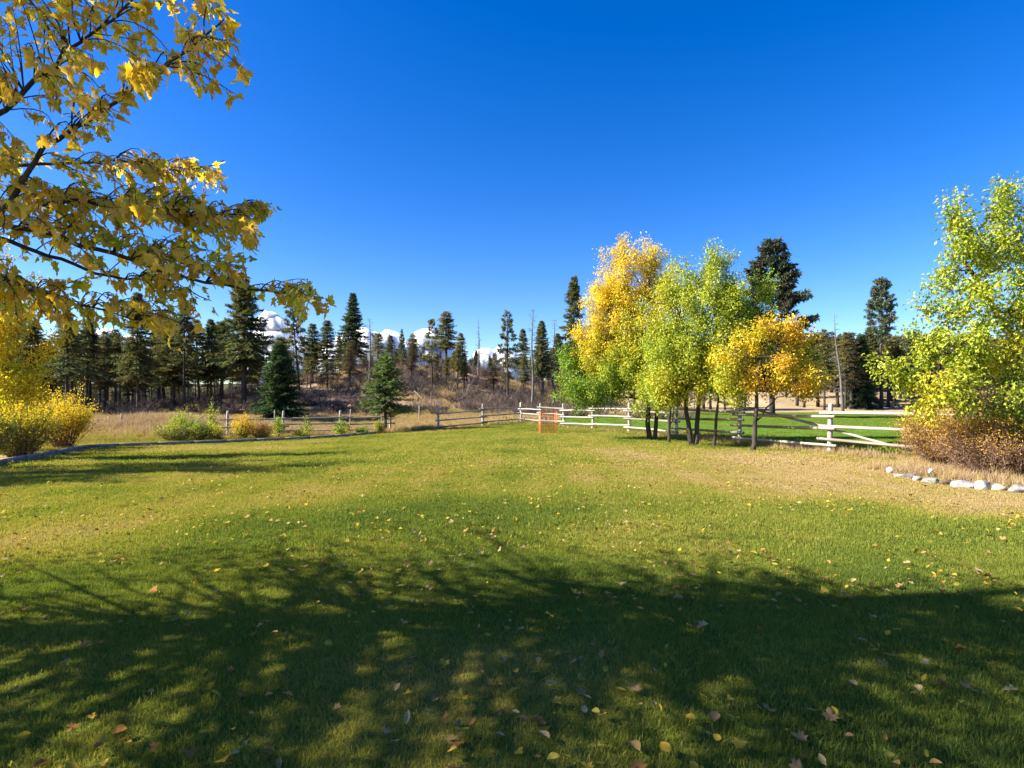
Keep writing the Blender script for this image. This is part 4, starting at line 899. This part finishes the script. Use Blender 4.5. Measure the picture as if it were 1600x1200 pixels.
for pl, r, zt in BOUGHS:
    P3 = [pw(*q) for q in pl]; j = int(np.argmin(np.abs(tp[:, 2] - zt))); P3 = np.array([tp[j]] + P3)
    m_ = 26; q = np.linspace(0, len(P3) - 1, m_); p = np.stack([np.interp(q, np.arange(len(P3)), P3[:, k]) for k in range(3)], 1); p[1:-1] = .25 * p[:-2] + .5 * p[1:-1] + .25 * p[2:]; p[1:-1] += rng.normal(0, .006, (m_ - 2, 3))
    mb = MB(); rad = np.linspace(r * 1.15, .003, m_); tube(mb, p - MP, rad, 7); obj('bough', mb.mesh('bough', M['bark_dark'], True), mp); bp += list(p[4:]); ENDS.append(p[-8:])
bp = np.array(bp); bpx = np.stack([800 + bp[:, 0] / bp[:, 1] * F, HZ - (bp[:, 2] - CAMH) / bp[:, 1] * F], 1)
ZONES = [(np.array([(-60, 215), (150, 235), (215, 250), (300, 240), (345, 262), (372, 310), (425, 312), (412, 385), (385, 430), (320, 462), (240, 500), (120, 515), (60, 500), (-60, 520)]), 255),
         (np.array([(-60, -60), (370, -60), (372, 75), (388, 140), (345, 178), (295, 160), (240, 115), (190, 165), (170, 235), (-60, 260)]), 125),
         (np.array([(195, 232), (300, 238), (350, 262), (378, 312), (428, 316), (415, 390), (300, 420), (200, 330)]), 34),
         (np.array([(435, 440), (470, 425), (528, 462), (500, 475), (478, 505), (458, 498)]), 13), (np.array([(230, 480), (310, 470), (300, 560), (262, 520)]), 7)]
twig = MB(); LP, LA, LN, LS, LC = [], [], [], [], []
for zi, (poly, n) in enumerate(ZONES):
    c = 0
    while c < n:
        px = rng.uniform(poly[:, 0].min(), poly[:, 0].max()); py = rng.uniform(poly[:, 1].min(), poly[:, 1].max())
        if not inside(poly, np.array(px), np.array(py)): continue
        c += 1; dd = np.hypot(bpx[:, 0] - px + 45, (bpx[:, 1] - py)); j = int(np.argmin(dd + rng.uniform(0, 40, len(dd)))); a = bp[j]
        tipp = pw(px, py, float(np.clip(a[1] + rng.normal(0, .38), 2.5, 5.6)) / .82); s = np.linspace(0, 1, 6)[:, None]
        mid = (a + tipp) / 2 + np.array([0, 0, .10]) + rng.normal(0, .05, 3); p = (1 - s) ** 2 * a + 2 * s * (1 - s) * mid + s ** 2 * tipp
        tube(twig, p - MP, np.linspace(.0045, .0016, 6), 4, (.05, .04, .035), False)
        L_ = np.linalg.norm(tipp - a); m_ = int(rng.integers(9, 17)); f = 1 - rng.uniform(0, 1, m_) ** 1.5 * min(.8, .55 / max(L_, .3))
        q = np.stack([np.interp(f, s[:, 0], p[:, k]) for k in range(3)], 1); dirn = norm(tipp - a)
        A = rdir(rng, m_) * .7 + dirn * .5 + np.array([0, 0, -.75]); base = q + norm(A) * rng.uniform(.015, .05, (m_, 1))
        for u_, w_ in zip(q, base): tube(twig, [u_ - MP, w_ - MP], [.0016, .0012], 3, (.22, .13, .05), False)
        LP.append(base); LA.append(A); LN.append(rdir(rng, m_) + np.array([0, -.3, .5])); LS.append(.026 + .044 * rng.random(m_) ** 1.3); LC += ['ochre' if rng.random() < .62 else ('yelgreen' if py > 250 and rng.random() < .7 else 'gold')] * m_
for e in ENDS:
    m_ = 26; q = e[rng.integers(0, len(e), m_)]; A = rdir(rng, m_) * .7 + np.array([.3, 0, -.7]); LP.append(q + norm(A) * .025 + rng.normal(0, .025, (m_, 3))); LA.append(A); LN.append(rdir(rng, m_) + np.array([0, -.3, .5])); LS.append(.03 + .04 * rng.random(m_)); LC += ['ochre', 'gold'] * (m_ // 2)
LP, LA, LN, LS = map(np.concatenate, (LP, LA, LN, LS)); LCOL = np.concatenate([palette(rng, q, 1) for q in LC])
obj('twigs', twig.mesh('twigs', M['twig']), mp)['kind'] = 'stuff'
NARROW = (MAPLE[0] * np.array([1.1, .42, 1.6]) + np.array([0, 0, 0]), MAPLE[1]); CURL = (MAPLE[0].copy(), MAPLE[1]); CURL[0][:, 2] += .55 * np.abs(CURL[0][:, 1]) - .35 * CURL[0][:, 0] ** 2
# the 300 leaves that show largest are parts of their own, the rest one mass
ppx = 800 + LP[:, 0] / LP[:, 1] * F; infr = (ppx > 0) & (HZ - (LP[:, 2] - CAMH) / LP[:, 1] * F > 0); order = np.argsort(-(LS / LP[:, 1]) * infr); big = order[:300]; rest = order[300:]
mlm = {}
for i in big:
    cq = tuple(np.round(LCOL[i] * 6) / 6); kind = int(rng.choice(3, p=[.3, .25, .45])); key = (int(rng.integers(14)), kind)
    if key not in mlm:
        mb = MB(); tm = (MAPLE, CURL, NARROW)[kind]; mb.add(tm[0], tm[1], LCOL[i]); mlm[key] = mb.mesh('leaf', M['leaf_near'])
    A = Vector(LA[i]).normalized(); Nn = Vector(LN[i]); B = Nn.cross(A).normalized(); Nn = A.cross(B)
    from mathutils import Matrix
    R = Matrix((A, B, Nn)).transposed(); o = obj('leaf', mlm[key], mp, LP[i] - MP, R.to_euler(), (LS[i],) * 3)
fol = MB(); r3 = np.split(rng.permutation(rest), [len(rest) // 4, len(rest) // 2])
for r_, tm in zip(r3, (MAPLE, CURL, NARROW)): cards(fol, LP[r_] - MP, LA[r_], LN[r_], LS[r_], LS[r_], tm, LCOL[r_])
# upper crown, above and left of the view: it shades the near lawn
uc = []
for cen, rad, n in (((-7.2, 4.6, 5.2), (2.4, 2.4, 2.6), 250), ((-8.6, 3.6, 4.6), (2.4, 2.0, 2.6), 250), ((-5.6, 3.4, 5.6), (1.8, 1.7, 1.8), 110), ((-6.6, 5.6, 3.6), (1.5, 1.4, 1.6), 120), ((-6.2, 2.6, 3.4), (2.0, 1.3, 1.4), 150), ((-9.5, 5.6, 4.2), (2., 1.6, 2.4), 170), ((-8.6, 7.2, 4.6), (2.4, 1.5, 2.2), 90), ((-6.4, 2.9, 5.0), (2.8, 1.2, 2.2), 170), ((-8.8, 4.2, 2.6), (1.4, 2.0, 1.0), 90)):
    m_ = n // 16; u = rdir(rng, m_) * rng.uniform(.15, 1, (m_, 1)) ** .4; u = np.repeat(np.array(cen) + u * np.array(rad), 9, 0); uc.append(u + rng.normal(0, .30, u.shape))
uc = np.concatenate(uc) - np.array([-.3, 1.7, 0]); px = 800 + uc[:, 0] / np.maximum(uc[:, 1], .1) * F; py = HZ - (uc[:, 2] - CAMH) / np.maximum(uc[:, 1], .1) * F
jt = rng.random(len(px)) ** 2; uc = uc[(px < -70 - 250 * jt) | (py < -90 - 420 * jt)]
per = 8; C = np.repeat(uc, per, 0); P = C + rng.normal(0, .27, C.shape); n = len(P)
cards(fol, P - MP, rdir(rng, n) + [0, 0, -.6], rdir(rng, n) + [0, 0, .6], rng.uniform(.07, .12, n), rng.uniform(.06, .11, n), LEAF, palette(rng, 'ochre', n))
wood = MB()
for q in uc:
    j = int(np.argmin(np.linalg.norm(tp - q, axis=1) + 1.2 * np.maximum(tp[:, 2] - q[2] + .3, 0))); a = tp[j]; m_ = (a + q) / 2 + rng.normal(0, .15, 3)
    tube(wood, np.array([a, m_, q]) - MP, [.022, .012, .004], 4, cap=False)
obj('limbs', wood.mesh('limbs', M['bark_dark'], True), mp)['kind'] = 'stuff'
o = obj('foliage', fol.mesh('foliage', M['leaf_near']), mp); o['kind'] = 'stuff'

# ------------------------------------------------------------------ fallen leaves
def fallen(seed, col, form):
    rng = np.random.default_rng(seed); mb = MB()
    if form == 'lobed': v, f = MAPLE[0].copy(), MAPLE[1]; v[:, 2] = .5 * v[:, 1] ** 2 + .25 * (v[:, 0] - .4) ** 2 + rng.normal(0, .05, len(v))
    else:
        s = np.linspace(0, 1, 6); w = np.sin(np.pi * np.clip(s, .02, .98)) ** .8 * (.22 if form == 'narrow' else .40); curl = .45 if form == 'narrow' else .22
        v = np.concatenate([np.stack([s, -w, curl * (s - .5) ** 2 + .9 * w * rng.uniform(.5, 1)], 1), np.stack([s, 0 * s, curl * (s - .5) ** 2], 1), np.stack([s, w, curl * (s - .5) ** 2 + .9 * w * rng.uniform(.2, 1)], 1)])
        i = np.arange(5)[:, None]; f = np.concatenate([i + np.array([[0, 6, 7, 1]]), i + np.array([[6, 12, 13, 7]])])
    v[:, 0] -= .5; mb.add(v, f, np.array(col) * np.exp(rng.normal(0, .1, (len(v), 1)))); me = mb.mesh('fallen_leaf', M['litter'], True); return me
FC = {'yellow': (.46, .31, .04), 'tan': (.33, .21, .08), 'orange brown': (.30, .155, .045), 'pale': (.38, .28, .13), 'greenish yellow': (.30, .26, .04)}
FL = [(cn, fm, fallen(700 + i * 7 + j, c, fm)) for i, (cn, c) in enumerate(FC.items()) for j, fm in enumerate(('lobed', 'narrow', 'oval'))]
rng = np.random.default_rng(711); n = 0
FW = {'lobed': 'lobed', 'narrow': 'narrow curled', 'oval': 'oval'}
def litter_density(x, y): return S((fbm(x / .8, y / .8, 91) - .36) / .24) * .9 + .07
while n < 300:
    y = rng.uniform(2.35, 6.0); x = rng.uniform(-.93, .93) * y
    if rng.random() > litter_density(x, y) * (1 if y < 5 else .7): continue
    n += 1; cn, fm, me = FL[int(rng.choice(len(FL), p=np.repeat([.22, .30, .22, .14, .12], 3) / 3))]; sz = .034 + .044 * rng.random() ** 1.4
    o = obj('fallen_leaf', me, None, (x, y, float(H(x, y)) + rng.uniform(.036, .050)), (rng.normal(0, .24), rng.normal(0, .24), rng.uniform(0, 6.28)), (sz,) * 3)
    size = 'small' if sz < .043 else ('large' if sz > .060 else 'middling')
    tag(o, f'{size} {FW[fm]} {cn} fallen leaf lying on the shaded lawn', 'leaf', f'{size} {FW[fm]} {cn} leaves on the lawn')
x, y = wedge_points(rng, 2.2, 17, 28.); k = inside(LAWN_POLY, x, y) & not_bed(x, y) & (rng.random(len(x)) < litter_density(x, y) * (.6 + .4 * S((y - 3.5) / 3)) * S((19 - y) / 9)); x, y = x[k], y[k]
scatter('leaf_litter', np.stack([x, y, H(x, y) + .05], 1), [q[2].copy() for q in FL], M['litter'], None, rng.uniform(.028, .065, len(x)), None, .35, 'scatter of small fallen leaves over the sunlit lawn', 'leaves', 712)
